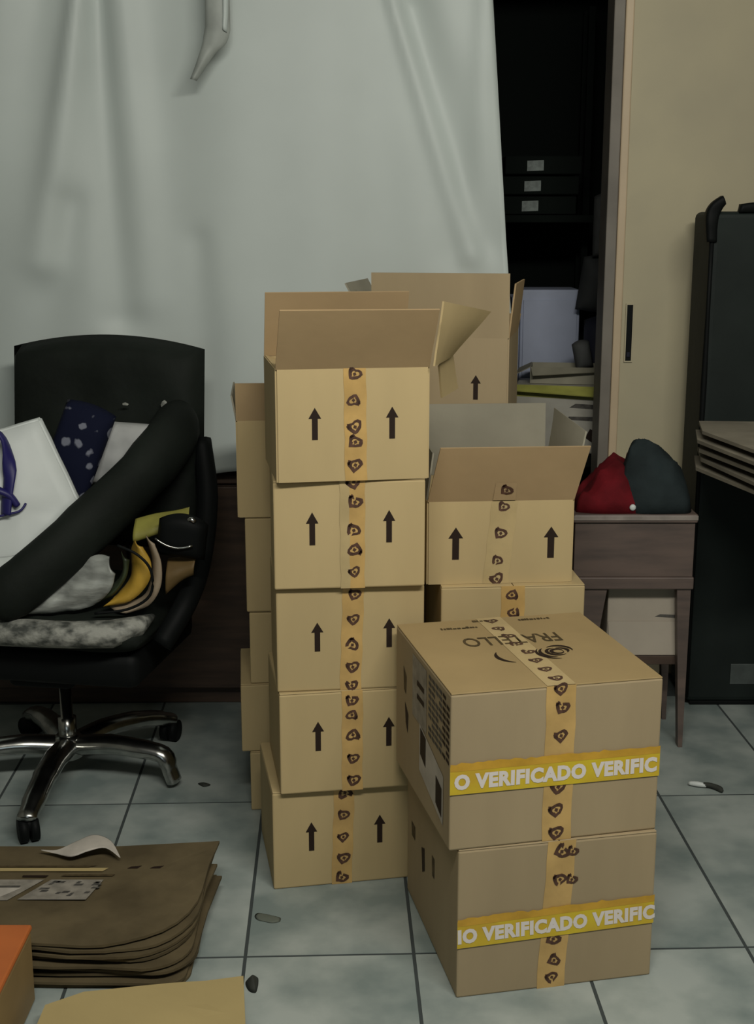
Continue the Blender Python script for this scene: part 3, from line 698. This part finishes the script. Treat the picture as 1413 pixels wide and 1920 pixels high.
tag(pillow('patterned_cloth', 0.13, 0.25, 0.06, 'navy', None, pM, 4, 0.01, lump=0.02), 'navy cloth with pale dabs, wedged beside the white paper bag', 'cloth')
pM = Matrix.Translation((-0.675, 3.265, 0.87)) @ Matrix.Rotation(radians(4), 4, 'Y') @ Matrix.Rotation(radians(-10), 4, 'X')
tag(pillow('white_cloth', 0.20, 0.165, 0.06, 'whitecloth', None, pM, 4, 0.0, lump=0.045), 'crumpled white cloth between the navy cloth and chair armrest', 'cloth')
def Y(y, *p): return [(a, y, c) for a, c in p]
tag(band('plastic_bag', Y(2.985, (-0.93, 0.535), (-0.86, 0.525), (-0.77, 0.528), (-0.69, 0.545), (-0.645, 0.585), (-0.632, 0.625)),
         Y(3.03, (-0.93, 0.575), (-0.86, 0.565), (-0.79, 0.595), (-0.735, 0.635), (-0.69, 0.66), (-0.655, 0.655)), 'plastic_grey', None, 0.03, 0.01, 10, 0.012), 'bundle of grey and white plastic bags under the chair armrest', 'bag')
tag(band('green_bag', Y(3.0, (-0.70, 0.540), (-0.645, 0.565), (-0.61, 0.61), (-0.60, 0.655)), Y(3.03, (-0.665, 0.575), (-0.635, 0.60), (-0.622, 0.63), (-0.625, 0.67)), 'green_bag', None, 0.02, 0.008), 'dark green bag edge between the grey plastic and the yellow bag', 'bag')
tag(band('yellow_bag', Y(2.99, (-0.668, 0.540), (-0.60, 0.555), (-0.555, 0.60), (-0.546, 0.650), (-0.565, 0.69)), Y(3.03, (-0.635, 0.565), (-0.605, 0.605), (-0.60, 0.65), (-0.60, 0.675), (-0.59, 0.70)), 'yellow_bag', None, 0.022, 0.008), 'bright yellow folded bag lying on the chair seat beneath the armrest', 'bag')
tag(band('lime_bag', Y(3.06, (-0.60, 0.685), (-0.55, 0.702), (-0.50, 0.718), (-0.46, 0.722)), Y(3.10, (-0.60, 0.735), (-0.55, 0.748), (-0.50, 0.756), (-0.465, 0.765)), 'lime_bag', None, 0.018, 0.008), 'yellow green bag top curving under the chair armrest', 'bag')
tag(band('beige_bag', Y(2.985, (-0.61, 0.525), (-0.555, 0.545), (-0.525, 0.59), (-0.52, 0.65), (-0.535, 0.70)), Y(3.01, (-0.655, 0.535), (-0.575, 0.56), (-0.55, 0.61), (-0.548, 0.66), (-0.56, 0.715)), 'beige_bag', None, 0.012, 0.006), 'beige paper bag edge right of the yellow bag on the chair', 'bag')
tag(band('brown_bag', Y(3.03, (-0.52, 0.56), (-0.48, 0.595), (-0.45, 0.61)), Y(3.05, (-0.515, 0.645), (-0.48, 0.65), (-0.443, 0.66)), 'brown_bag', None, 0.02, 0.008), 'brown bag at the right edge of the chair seat', 'bag')
p = thing('black_pouch', 'small black pouch with silver clip on top of the brown bag', 'pouch', (-0.48, 3.03, 0.66))
pillow('pouch_body', 0.12, 0.09, 0.05, 'black2', p, Matrix.Translation((0.005, 0.0, 0.04)) @ Matrix.Rotation(radians(8), 4, 'Y'), 4, 0.02, 12, 10, 0.01)
tube('clip', smooth_path([(-0.055, -0.032, 0.05), (-0.03, -0.036, 0.035), (0.0, -0.036, 0.027), (0.035, -0.034, 0.032)], 3), 0.0028, 'chrome', p, 8)
tube('clip', smooth_path([(0.02, -0.01, 0.085), (0.03, -0.02, 0.095), (0.04, -0.02, 0.088)], 3), 0.006, 'chrome', p, 8)
tag(tube('cable', smooth_path([(-0.62, 2.968, 0.70), (-0.57, 2.955, 0.68), (-0.54, 2.955, 0.64), (-0.545, 2.955, 0.58), (-0.60, 2.955, 0.545), (-0.68, 2.955, 0.535)], 5), 0.0035, 'black2', None, 8), 'thin black cable looped around the yellow bag on the chair', 'cable')

# ------------------------------------------------------------------ brown wooden cabinet under the curtain
cb = thing('wooden_cabinet', 'low brown wooden cabinet under the white curtain, behind the black chair', 'cabinet', (-0.66, 3.86, 0))
block('carcass', -0.55, 0.38, -0.13, 0.14, 0.05, 0.70, 'wood', cb)
block('top_board', -0.57, 0.40, -0.145, 0.15, 0.70, 0.725, 'wood', cb)
block('plinth', -0.53, 0.36, -0.11, 0.13, 0.0, 0.05, 'wood', cb)
for x0, x1 in ((-0.54, -0.09), (-0.08, 0.37)):
    d_ = block('door', x0, x1, -0.145, -0.13, 0.06, 0.69, 'wood', cb)
    tube('door_knob', [((x0 + x1) / 2, -0.145, 0.45), ((x0 + x1) / 2, -0.165, 0.45)], [0.006, 0.011], 'black2', d_, 10)

# ------------------------------------------------------------------ small table with the clothes
tb = thing('side_table', 'grey brown wooden side table with deep apron beside the right stack', 'table', (0.71, 3.52, 0))
block('tabletop', -0.175, 0.163, -0.13, 0.13, 0.656, 0.680, 'wood_table', tb, 0.004)
block('edge_strip', -0.175, 0.163, -0.1325, -0.1295, 0.664, 0.677, 'wood_edge', tb, 0.001)
block('apron', -0.17, 0.158, -0.122, 0.12, 0.502, 0.656, 'wood_table', tb, 0.002)
block('rail', -0.173, 0.161, -0.128, 0.125, 0.468, 0.502, 'wood_table', tb, 0.003)
def leg_prism(xo, xi_top, xi_bot, y0, y1):
    vs = []
    for z, xi in ((0.0, xi_bot), (0.468, xi_top)):
        vs += [(xo, y0, z), (xi, y0, z), (xi, y1, z), (xo, y1, z)]
    return from_py('leg', vs, [(0, 1, 5, 4), (1, 2, 6, 5), (2, 3, 7, 6), (3, 0, 4, 7), (3, 2, 1, 0), (4, 5, 6, 7)], 'wood_table', tb)
for y0, y1 in ((-0.12, -0.09), (0.09, 0.12)):
    leg_prism(-0.168, -0.075, -0.143, y0, y1)
    leg_prism(0.156, 0.118, 0.144, y0, y1)
block('shelf', -0.15, 0.142, -0.085, 0.085, 0.235, 0.262, 'wood', tb, 0.002)
pb = thing('pale_carton', 'pale flattened carton standing on the shelf beneath the side table', 'carton', (0.745, 3.50, 0.262))
bm = bmesh.new(); bm_box(bm, -0.098, 0.10, -0.055, 0.05, 0.0, 0.198, 0.004); from_bm('body', bm, 'pale_board', pb)
flat('tear', [(0.035, -0.0562, 0.112), (0.10, -0.0562, 0.108), (0.10, -0.0562, 0.117), (0.05, -0.0562, 0.119)], 'ink_grey', pb)
plate('flap', [(-0.096, -0.058, 0.0985), (0.098, -0.058, 0.0985), (0.096, -0.064, 0.002), (-0.09, -0.064, 0.002)], 0.003, 'pale_board', pb)
rd = heap('red_cloth', [(0.545, 3.42), (0.60, 3.40), (0.70, 3.40), (0.755, 3.42), (0.76, 3.52), (0.70, 3.60), (0.60, 3.60), (0.55, 3.54)], 0.150, 'red', None, 0.680, 0.06, 2, 22, (0.045, 0.03))
tag(rd, 'crumpled red cloth on the left of the side table', 'cloth')
tl = heap('teal_cloth', [(0.665, 3.425), (0.72, 3.395), (0.80, 3.395), (0.855, 3.41), (0.868, 3.50), (0.84, 3.60), (0.74, 3.62), (0.67, 3.56)], 0.190, 'teal', None, 0.681, 0.07, 9, 24, (-0.045, 0.02))
tag(tl, 'dark teal garment heaped over the red cloth on side table', 'cloth')
bm = bmesh.new(); bmesh.ops.create_uvsphere(bm, u_segments=12, v_segments=8, radius=0.009); 
o = from_bm('white_button', bm, 'paper', None, True); o.location = (0.695, 3.398, 0.698); o.scale = (1, 0.6, 1)
tag(o, 'tiny white button at the front edge of the red cloth', 'button')

# ------------------------------------------------------------------ tall dark cabinet at the right edge
ca = thing('dark_cabinet', 'tall dark green vinyl covered cabinet at the right edge', 'cabinet', (1.20, 3.83, 0))
bm = bmesh.new(); bm_box(bm, -0.25, 0.30, -0.11, 0.11, 0.012, 1.485, 0.018, 3); from_bm('body', bm, 'cab', ca, False)
block('base', -0.235, 0.285, -0.10, 0.10, 0.0, 0.013, 'black2', ca, 0.002)
band('torn_cover', [(-0.262, -0.115, 1.40), (-0.268, -0.115, 1.47), (-0.255, -0.115, 1.505), (-0.225, -0.115, 1.528)], [(-0.235, -0.115, 1.40), (-0.235, -0.115, 1.46), (-0.225, -0.115, 1.49), (-0.215, -0.115, 1.505)], 'black2', ca, 0.004, 0.03, 4, 0.004)
band('torn_cover', [(-0.17, -0.112, 1.505), (-0.10, -0.112, 1.512), (0.1, -0.112, 1.516)], [(-0.175, -0.112, 1.482), (-0.10, -0.112, 1.482), (0.1, -0.112, 1.482)], 'black2', ca, 0.004, 0.03, 4, 0.002)
block('plate', -0.118, 0.0, -0.1135, -0.1095, 0.072, 0.137, 'cab_label', ca, 0.001)
tube('cover_seam', [(-0.248, -0.108, z) for z in (0.03, 0.4, 0.8, 1.0, 1.2, 1.45)], [0.006, 0.005, 0.007, 0.009, 0.006, 0.007], 'black2', ca, 8)
# folded board sheets, resting on a black stool that stands mostly outside the frame
sl = thing('black_stool', 'black stool under the bundle of board sheets at right', 'stool', (1.30, 3.42, 0))
block('seat', -0.16, 0.22, -0.17, 0.17, 0.75, 0.790, 'black2', sl, 0.01)
for sx in (-0.13, 0.19):
    for sy in (-0.14, 0.14): tube('leg', [(sx, sy, 0.0), (sx, sy, 0.755)], 0.016, 'black2', sl, 10)
labsh = ['lowest', 'second lowest', 'middle', 'second highest', 'topmost']
for k in range(5):
    z = 0.7925 + k * 0.025
    rr = Matrix.Rotation(radians(-3 + 2.2 * (k % 3)), 3, 'Z')
    P = [(0.945 - 0.012 * (k % 2), 3.06), (1.5, 3.10), (1.5, 3.60), (0.905 + 0.008 * (k % 3), 3.60), (0.866 + 0.006 * ((k * 2) % 3), 3.42)]
    vs = [(x, y, z + 0.012 * (1.2 - x) - 0.0) for x, y in P]; n = len(P)
    vs = vs + [(x, y, zq + 0.009) for x, y, zq in vs]
    fs = [tuple(range(n - 1, -1, -1)), tuple(range(n, 2 * n))] + [(i, (i + 1) % n, n + (i + 1) % n, n + i) for i in range(n)]
    o = from_py('board_sheet', vs, fs, 'sheet')
    tag(o, 'grey board sheet, %s of the five stacked at the right edge' % labsh[k], 'board', 'board sheets at the right edge')

# ------------------------------------------------------------------ dark store behind the opening
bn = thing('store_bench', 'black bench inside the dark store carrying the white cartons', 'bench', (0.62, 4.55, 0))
block('bench_top', -0.36, 0.40, -0.36, 0.40, 0.66, 0.70, 'store_gloom', bn)
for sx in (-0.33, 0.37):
    for sy in (-0.33, 0.37): block('leg', sx - 0.02, sx + 0.02, sy - 0.02, sy + 0.02, 0, 0.66, 'store_gloom', bn)
pc = thing('printed_carton', 'white printed carton with lime tape along its top, in dark store', 'carton', (0.625, 4.33, 0.70), radians(-9))
bm = bmesh.new(); bm_box(bm, -0.15, 0.135, -0.10, 0.12, 0.0, 0.225, 0.006); from_bm('body', bm, 'carton_white', pc)
flat('lime_tape', [(-0.148, -0.1012, 0.228), (-0.148, -0.1012, 0.19), (0.133, -0.1012, 0.18), (0.133, -0.1012, 0.216)], 'lime_tape', pc)
plate('lid_flap', [(-0.15, -0.10, 0.227), (0.135, -0.10, 0.223), (0.135, -0.135, 0.195), (-0.15, -0.135, 0.212)], 0.004, 'lime_tape', pc)
flat('print', [(0.03, -0.1014, 0.155), (0.13, -0.1014, 0.15), (0.13, -0.1014, 0.165), (0.05, -0.1014, 0.168)], 'ink_grey', pc)
flat('print', [(0.02, -0.1014, 0.115), (0.125, -0.1014, 0.11), (0.125, -0.1014, 0.125), (0.03, -0.1014, 0.125)], 'ink_grey', pc)
flat('print', [(0.085, -0.1014, 0.055), (0.12, -0.1014, 0.03), (0.12, -0.1014, 0.075), (0.10, -0.1014, 0.085)], 'ink', pc)
og = thing('open_carton', 'small grey open carton on top of the printed carton', 'carton', (0.645, 4.36, 0.9265), radians(-9))
shell('body', 0.24, 0.16, 0.055, 'carton_grey', og)
plate('flap', [(-0.118, -0.08, 0.055), (0.118, -0.08, 0.055), (0.11, -0.105, 0.045), (-0.11, -0.115, 0.03)], 0.003, 'carton_grey', og)
plate('flap', [(-0.12, 0.078, 0.055), (-0.12, -0.078, 0.055), (-0.165, -0.06, 0.03), (-0.165, 0.06, 0.035)], 0.003, 'carton_grey', og)
wa = thing('white_cupboard', 'bluish white metal cupboard standing in the dark store', 'cupboard', (0.56, 4.66, 0.70))
bm = bmesh.new(); bm_box(bm, -0.055, 0.155, -0.10, 0.10, 0.0, 0.525, 0.006); from_bm('body', bm, 'store_white', wa)
bm = bmesh.new(); bm_box(bm, -0.085, -0.057, -0.105, 0.10, 0.0, 0.50, 0.005); from_bm('door_edge', bm, 'store_white', wa)
block('door_panel', -0.045, 0.145, -0.106, -0.0995, 0.03, 0.49, 'store_white', wa, 0.002)
o = pillow('grey_sack', 0.20, 0.18, 0.11, 'store_dark', None, Matrix.Translation((0.800, 4.50, 1.236)) @ Matrix.Rotation(radians(8), 4, 'Y'), 3, 0.02, lump=0.03)
tag(o, 'charcoal sack lying on the navy sack in the dark store', 'sack')
o = pillow('navy_sack', 0.19, 0.42, 0.16, 'store_navy', None, Matrix.Translation((0.82, 4.52, 0.912)), 5, 0.02, lump=0.03)
tag(o, 'dark navy sack standing behind the small open carton', 'sack')
o = pillow('small_sack', 0.06, 0.09, 0.06, 'store_grey', None, Matrix.Translation((0.70, 4.37, 1.012)) @ Matrix.Rotation(radians(-12), 4, 'Y'), 3, 0.01, 12, 12, 0.02)
tag(o, 'small grey pouch standing in the open carton', 'pouch')
hb = thing('hanging_bag', 'grey plastic bag hanging beside the jamb in the dark store', 'bag', (0.80, 4.46, 1.32))
pillow('bag', 0.13, 0.20, 0.08, 'store_grey', hb, Matrix.Translation((0, 0, 0.12)), 3, 0.02, 14, 14, 0.035)
tube('string', [(0.0, 0, 0.23), (0.0, 0.0, 0.98)], 0.002, 'black2', hb, 6)
for k, (x, z) in enumerate(((0.535, 1.615), (0.527, 1.548), (0.520, 1.482))):
    nm = ('highest', 'middle', 'lowest')[k]
    fb = thing('file_box', 'black file box with pale tag, %s of three in the dark store' % nm, 'file box', (x, 4.55, z), 0, 'black file boxes in the dark store')
    bm = bmesh.new(); bm_box(bm, -0.10, 0.16, -0.06, 0.20, 0.0, 0.060, 0.004); from_bm('body', bm, 'store_gloom', fb)
    flat('tag', [(-0.026, -0.0608, 0.010), (0.030, -0.0608, 0.012), (0.030, -0.0608, 0.046), (-0.026, -0.0608, 0.044)], 'tag', fb)
rk = thing('black_rack', 'black rack in the dark store holding the tagged file boxes', 'rack', (0.54, 4.62, 0))
for sx in (-0.16, 0.22):
    for sy in (0.12, 0.24): block('post', sx - 0.012, sx + 0.012, sy - 0.012 + 0.06, sy + 0.012 + 0.06, 0.701, 2.2, 'store_gloom', rk, 0.002)
block('shelf', -0.17, 0.23, -0.13, 0.32, 1.455, 1.480, 'store_gloom', rk, 0.002)

# ------------------------------------------------------------------ foreground: flattened boxes, orange box, kraft sheet
G6 = 'flattened boxes in the foreground pile'
order = ['bottom', 'second', 'third', 'fourth', 'fifth', 'sixth', 'seventh', 'eighth', 'top']
def board_outline(x1, y0, y1, rc, jx):
    P = [(-1.25, y1)]
    P += [(x1 + jx, y1), (x1 + jx * 0.5 - 0.004, (y1 + y0 + rc) / 2)]
    for k in range(9):
        a = k / 8 * pi / 2
        P.append((x1 - rc + rc * cos(a), y0 + rc - rc * sin(a)))
    P += [(-0.8, y0), (-1.25, y0)]
    return P
NPL = 9
for k in range(NPL):
    rn = random.Random(k + 3); t = k / (NPL - 1)
    z0 = 0.001 + 0.0118 * k
    P = board_outline(-0.362 + rn.uniform(-0.012, 0.01) - 0.0 * t, 2.225 + rn.uniform(-0.008, 0.01), 2.60 + rn.uniform(-0.02, 0.015), 0.045 + 0.16 * t ** 1.5 + rn.uniform(-0.015, 0.015), 0.006 if k < 8 else 0.014)
    # triangulate through a grid so that the corner can droop
    bm = bmesh.new()
    f = bm.faces.new([bm.verts.new((x, y, 0)) for x, y in P])
    bmesh.ops.triangulate(bm, faces=[f]); bmesh.ops.subdivide_edges(bm, edges=bm.edges[:], cuts=3, use_grid_fill=True)
    ex = bmesh.ops.extrude_face_region(bm, geom=bm.faces[:])
    topv = set(g for g in ex['geom'] if isinstance(g, bmesh.types.BMVert))
    th = 0.0055
    bmesh.ops.rotate(bm, verts=bm.verts[:], cent=(-0.6, 2.4, 0), matrix=Matrix.Rotation(radians(rn.uniform(-2.2, 2.2) if k < NPL - 1 else 0), 3, 'Z'))
    for v in bm.verts:
        v.co.y += 0.006 * noise.noise(Vector((v.co.x * 12, v.co.y * 3, k * 1.7)))
        d = max(0, (v.co.x + 0.72) / 0.36) * max(0, (2.50 - v.co.y) / 0.28)
        z = z0 + 0.0042 * (0.3 + t) * noise.noise(Vector((v.co.x * 9, v.co.y * 9, k * 0.8)))
        z -= min(z0 * 0.55, 0.020 * t * d)
        if k == NPL - 1: z += 0.012 * max(0, (v.co.x + 0.55) / 0.2) * max(0, (v.co.y - 2.42) / 0.2)
        v.co.z = max(0.0008, z) + (th if v in topv else 0)
    bmesh.ops.recalc_face_normals(bm, faces=bm.faces[:])
    if k < NPL - 1:
        o = from_bm('flattened_box', bm, 'kraft_old')
        tag(o, 'flattened brown box, %s up from the floor in the foreground pile' % order[k] if k else 'flattened brown box at the bottom of the foreground pile', 'flattened box', G6)
    else:
        o = thing('flattened_box', 'topmost flattened box of the foreground pile, with labels and dark printing', 'flattened box', (0, 0, 0), 0, G6)
        from_bm('board', bm, 'kraft_old', o)
        zt2 = z0 + th + 0.0024
        def top_flat(name, P, m, dz=0.0): return flat(name, [(x, y, zt2 + dz) for x, y in P], m, o)
        top_flat('label', [(-0.90, 2.375), (-0.755, 2.375), (-0.70, 2.46), (-0.90, 2.46)], 'label_grey')
        top_flat('label_window', [(-0.90, 2.388), (-0.772, 2.388), (-0.738, 2.425), (-0.90, 2.425)], 'label', 0.0006)
        top_flat('label_line', [(-0.90, 2.425), (-0.745, 2.425), (-0.742, 2.433), (-0.90, 2.433)], 'ink_grey', 0.0009)
        top_flat('label', [(-0.735, 2.378), (-0.595, 2.378), (-0.575, 2.46), (-0.685, 2.46)], 'label_grey')
        rq = random.Random(5)
        for q in range(16):
            xx = -0.705 + 0.115 * rq.random(); yy = 2.39 + 0.06 * rq.random(); ww = rq.uniform(0.006, 0.02)
            top_flat('label_print', [(xx, yy), (xx + ww, yy), (xx + ww + 0.004, yy + 0.007), (xx + 0.004, yy + 0.007)], 'ink_grey', 0.0008)
        for q in range(3):
            top_flat('printed_dash', [(-0.535 + 0.048 * q, 2.508), (-0.513 + 0.048 * q, 2.508), (-0.505 + 0.048 * q, 2.520), (-0.527 + 0.048 * q, 2.516)], 'ink')
        top_flat('tape', [(-0.92, 2.495), (-0.585, 2.495), (-0.575, 2.51), (-0.92, 2.51)], 'kraft_yellow')
        top_flat('slot_shade', [(-0.75, 2.47), (-0.70, 2.47), (-0.695, 2.478), (-0.75, 2.478)], 'ink')
        top_flat('slot_shade', [(-0.67, 2.475), (-0.56, 2.475), (-0.555, 2.483), (-0.66, 2.482)], 'ink_faded')  # ink strips painted in place of the shadow in the flap gaps
        top_flat('slot_shade', [(-0.92, 2.513), (-0.62, 2.513), (-0.60, 2.521), (-0.92, 2.519)], 'ink_faded')
# torn scrap of white paper arching on the pile
A = [(-0.735, 2.57, 0.113), (-0.70, 2.555, 0.113), (-0.66, 2.535, 0.116), (-0.625, 2.545, 0.124), (-0.59, 2.555, 0.126), (-0.555, 2.535, 0.113)]
B = [(-0.735, 2.572, 0.1135), (-0.70, 2.57, 0.114), (-0.665, 2.585, 0.124), (-0.625, 2.60, 0.134), (-0.585, 2.585, 0.128), (-0.555, 2.538, 0.113)]
tag(band('paper_scrap', A, B, 'label', None, 0.0, 0.0015, 6, 0.0), 'torn white paper scrap curling up on the flattened boxes', 'paper')
ox = thing('orange_box', 'orange topped box at the lower left corner, in front of the pile', 'box', (-0.80, 1.98, 0))
bm = bmesh.new(); bm_box(bm, -0.26, 0.147, -0.22, 0.207, 0.0, 0.148, 0.006); from_bm('body', bm, 'orange_side', ox)
bm = bmesh.new(); bm_box(bm, -0.262, 0.149, -0.222, 0.209, 0.1475, 0.160, 0.005); from_bm('lid', bm, 'orange', ox)
bm = bmesh.new()
P = [(-0.615, 2.115), (-0.555, 2.165), (-0.40, 2.212), (-0.262, 2.250), (-0.243, 2.10), (-0.23, 1.85), (-0.615, 1.85)]
f = bm.faces.new([bm.verts.new((x, y, 0)) for x, y in P][::-1])
bmesh.ops.triangulate(bm, faces=[f]); bmesh.ops.subdivide_edges(bm, edges=bm.edges[:], cuts=3, use_grid_fill=True)
ex = bmesh.ops.extrude_face_region(bm, geom=bm.faces[:]); tv = set(g for g in ex['geom'] if isinstance(g, bmesh.types.BMVert))
for v in bm.verts: v.co.z = 0.002 + 0.030 * max(0, (-0.33 - v.co.x) / 0.28) + 0.006 * sin(max(0, (v.co.x + 0.62)) * 6) ** 2 + (0.005 if v in tv else 0)
bmesh.ops.recalc_face_normals(bm, faces=bm.faces[:])
tag(from_bm('kraft_sheet', bm, 'kraft_yellow'), 'yellowish kraft board sheet on the floor beside the orange box', 'board')

# ------------------------------------------------------------------ litter on the tiles
def scrap(name, x, y, sx, sy, h, m, label, cat, rot=0.0, seed=0):
    rn = random.Random(seed); O = []
    for k in range(9):
        a = 2 * pi * k / 9; q = rn.uniform(0.65, 1.1)
        px, py = sx * cos(a) * q, sy * sin(a) * q
        O.append((x + px * cos(rot) - py * sin(rot), y + px * sin(rot) + py * cos(rot)))
    o = heap(name, O, h, m, None, 0.0005, h * 0.4, seed, 4); return tag(o, label, cat)
scrap('dark_lump', -0.243, 2.238, 0.016, 0.030, 0.018, 'debris', 'dark lump on the tiles beside the kraft sheet corner', 'lump', 0.2, 1)
scrap('leaf_scrap', -0.235, 2.483, 0.030, 0.020, 0.003, 'leaf', 'grey green scrap lying on tile before the tall stack', 'scrap', -0.5, 2)
scrap('dark_chip', -0.458, 3.150, 0.022, 0.012, 0.006, 'debris', 'dark chip on the tiles right of the chair base', 'chip', -0.3, 3)
tr = thing('broken_bit', 'small broken bit, half white and half black, on right floor', 'litter', (0.86, 3.125, 0.0005))
tube('white_half', smooth_path([(-0.035, 0.022, 0.006), (-0.015, 0.012, 0.008), (0.006, 0.004, 0.007)], 3), [0.005, 0.006, 0.007, 0.0075, 0.007, 0.006, 0.005], 'paper', tr, 8)
tube('black_half', smooth_path([(0.0, 0.008, 0.008), (0.018, 0.002, 0.009), (0.036, -0.012, 0.006), (0.040, -0.026, 0.004)], 3), [0.007] * 5 + [0.008] * 3 + [0.006, 0.003], 'debris', tr, 8)
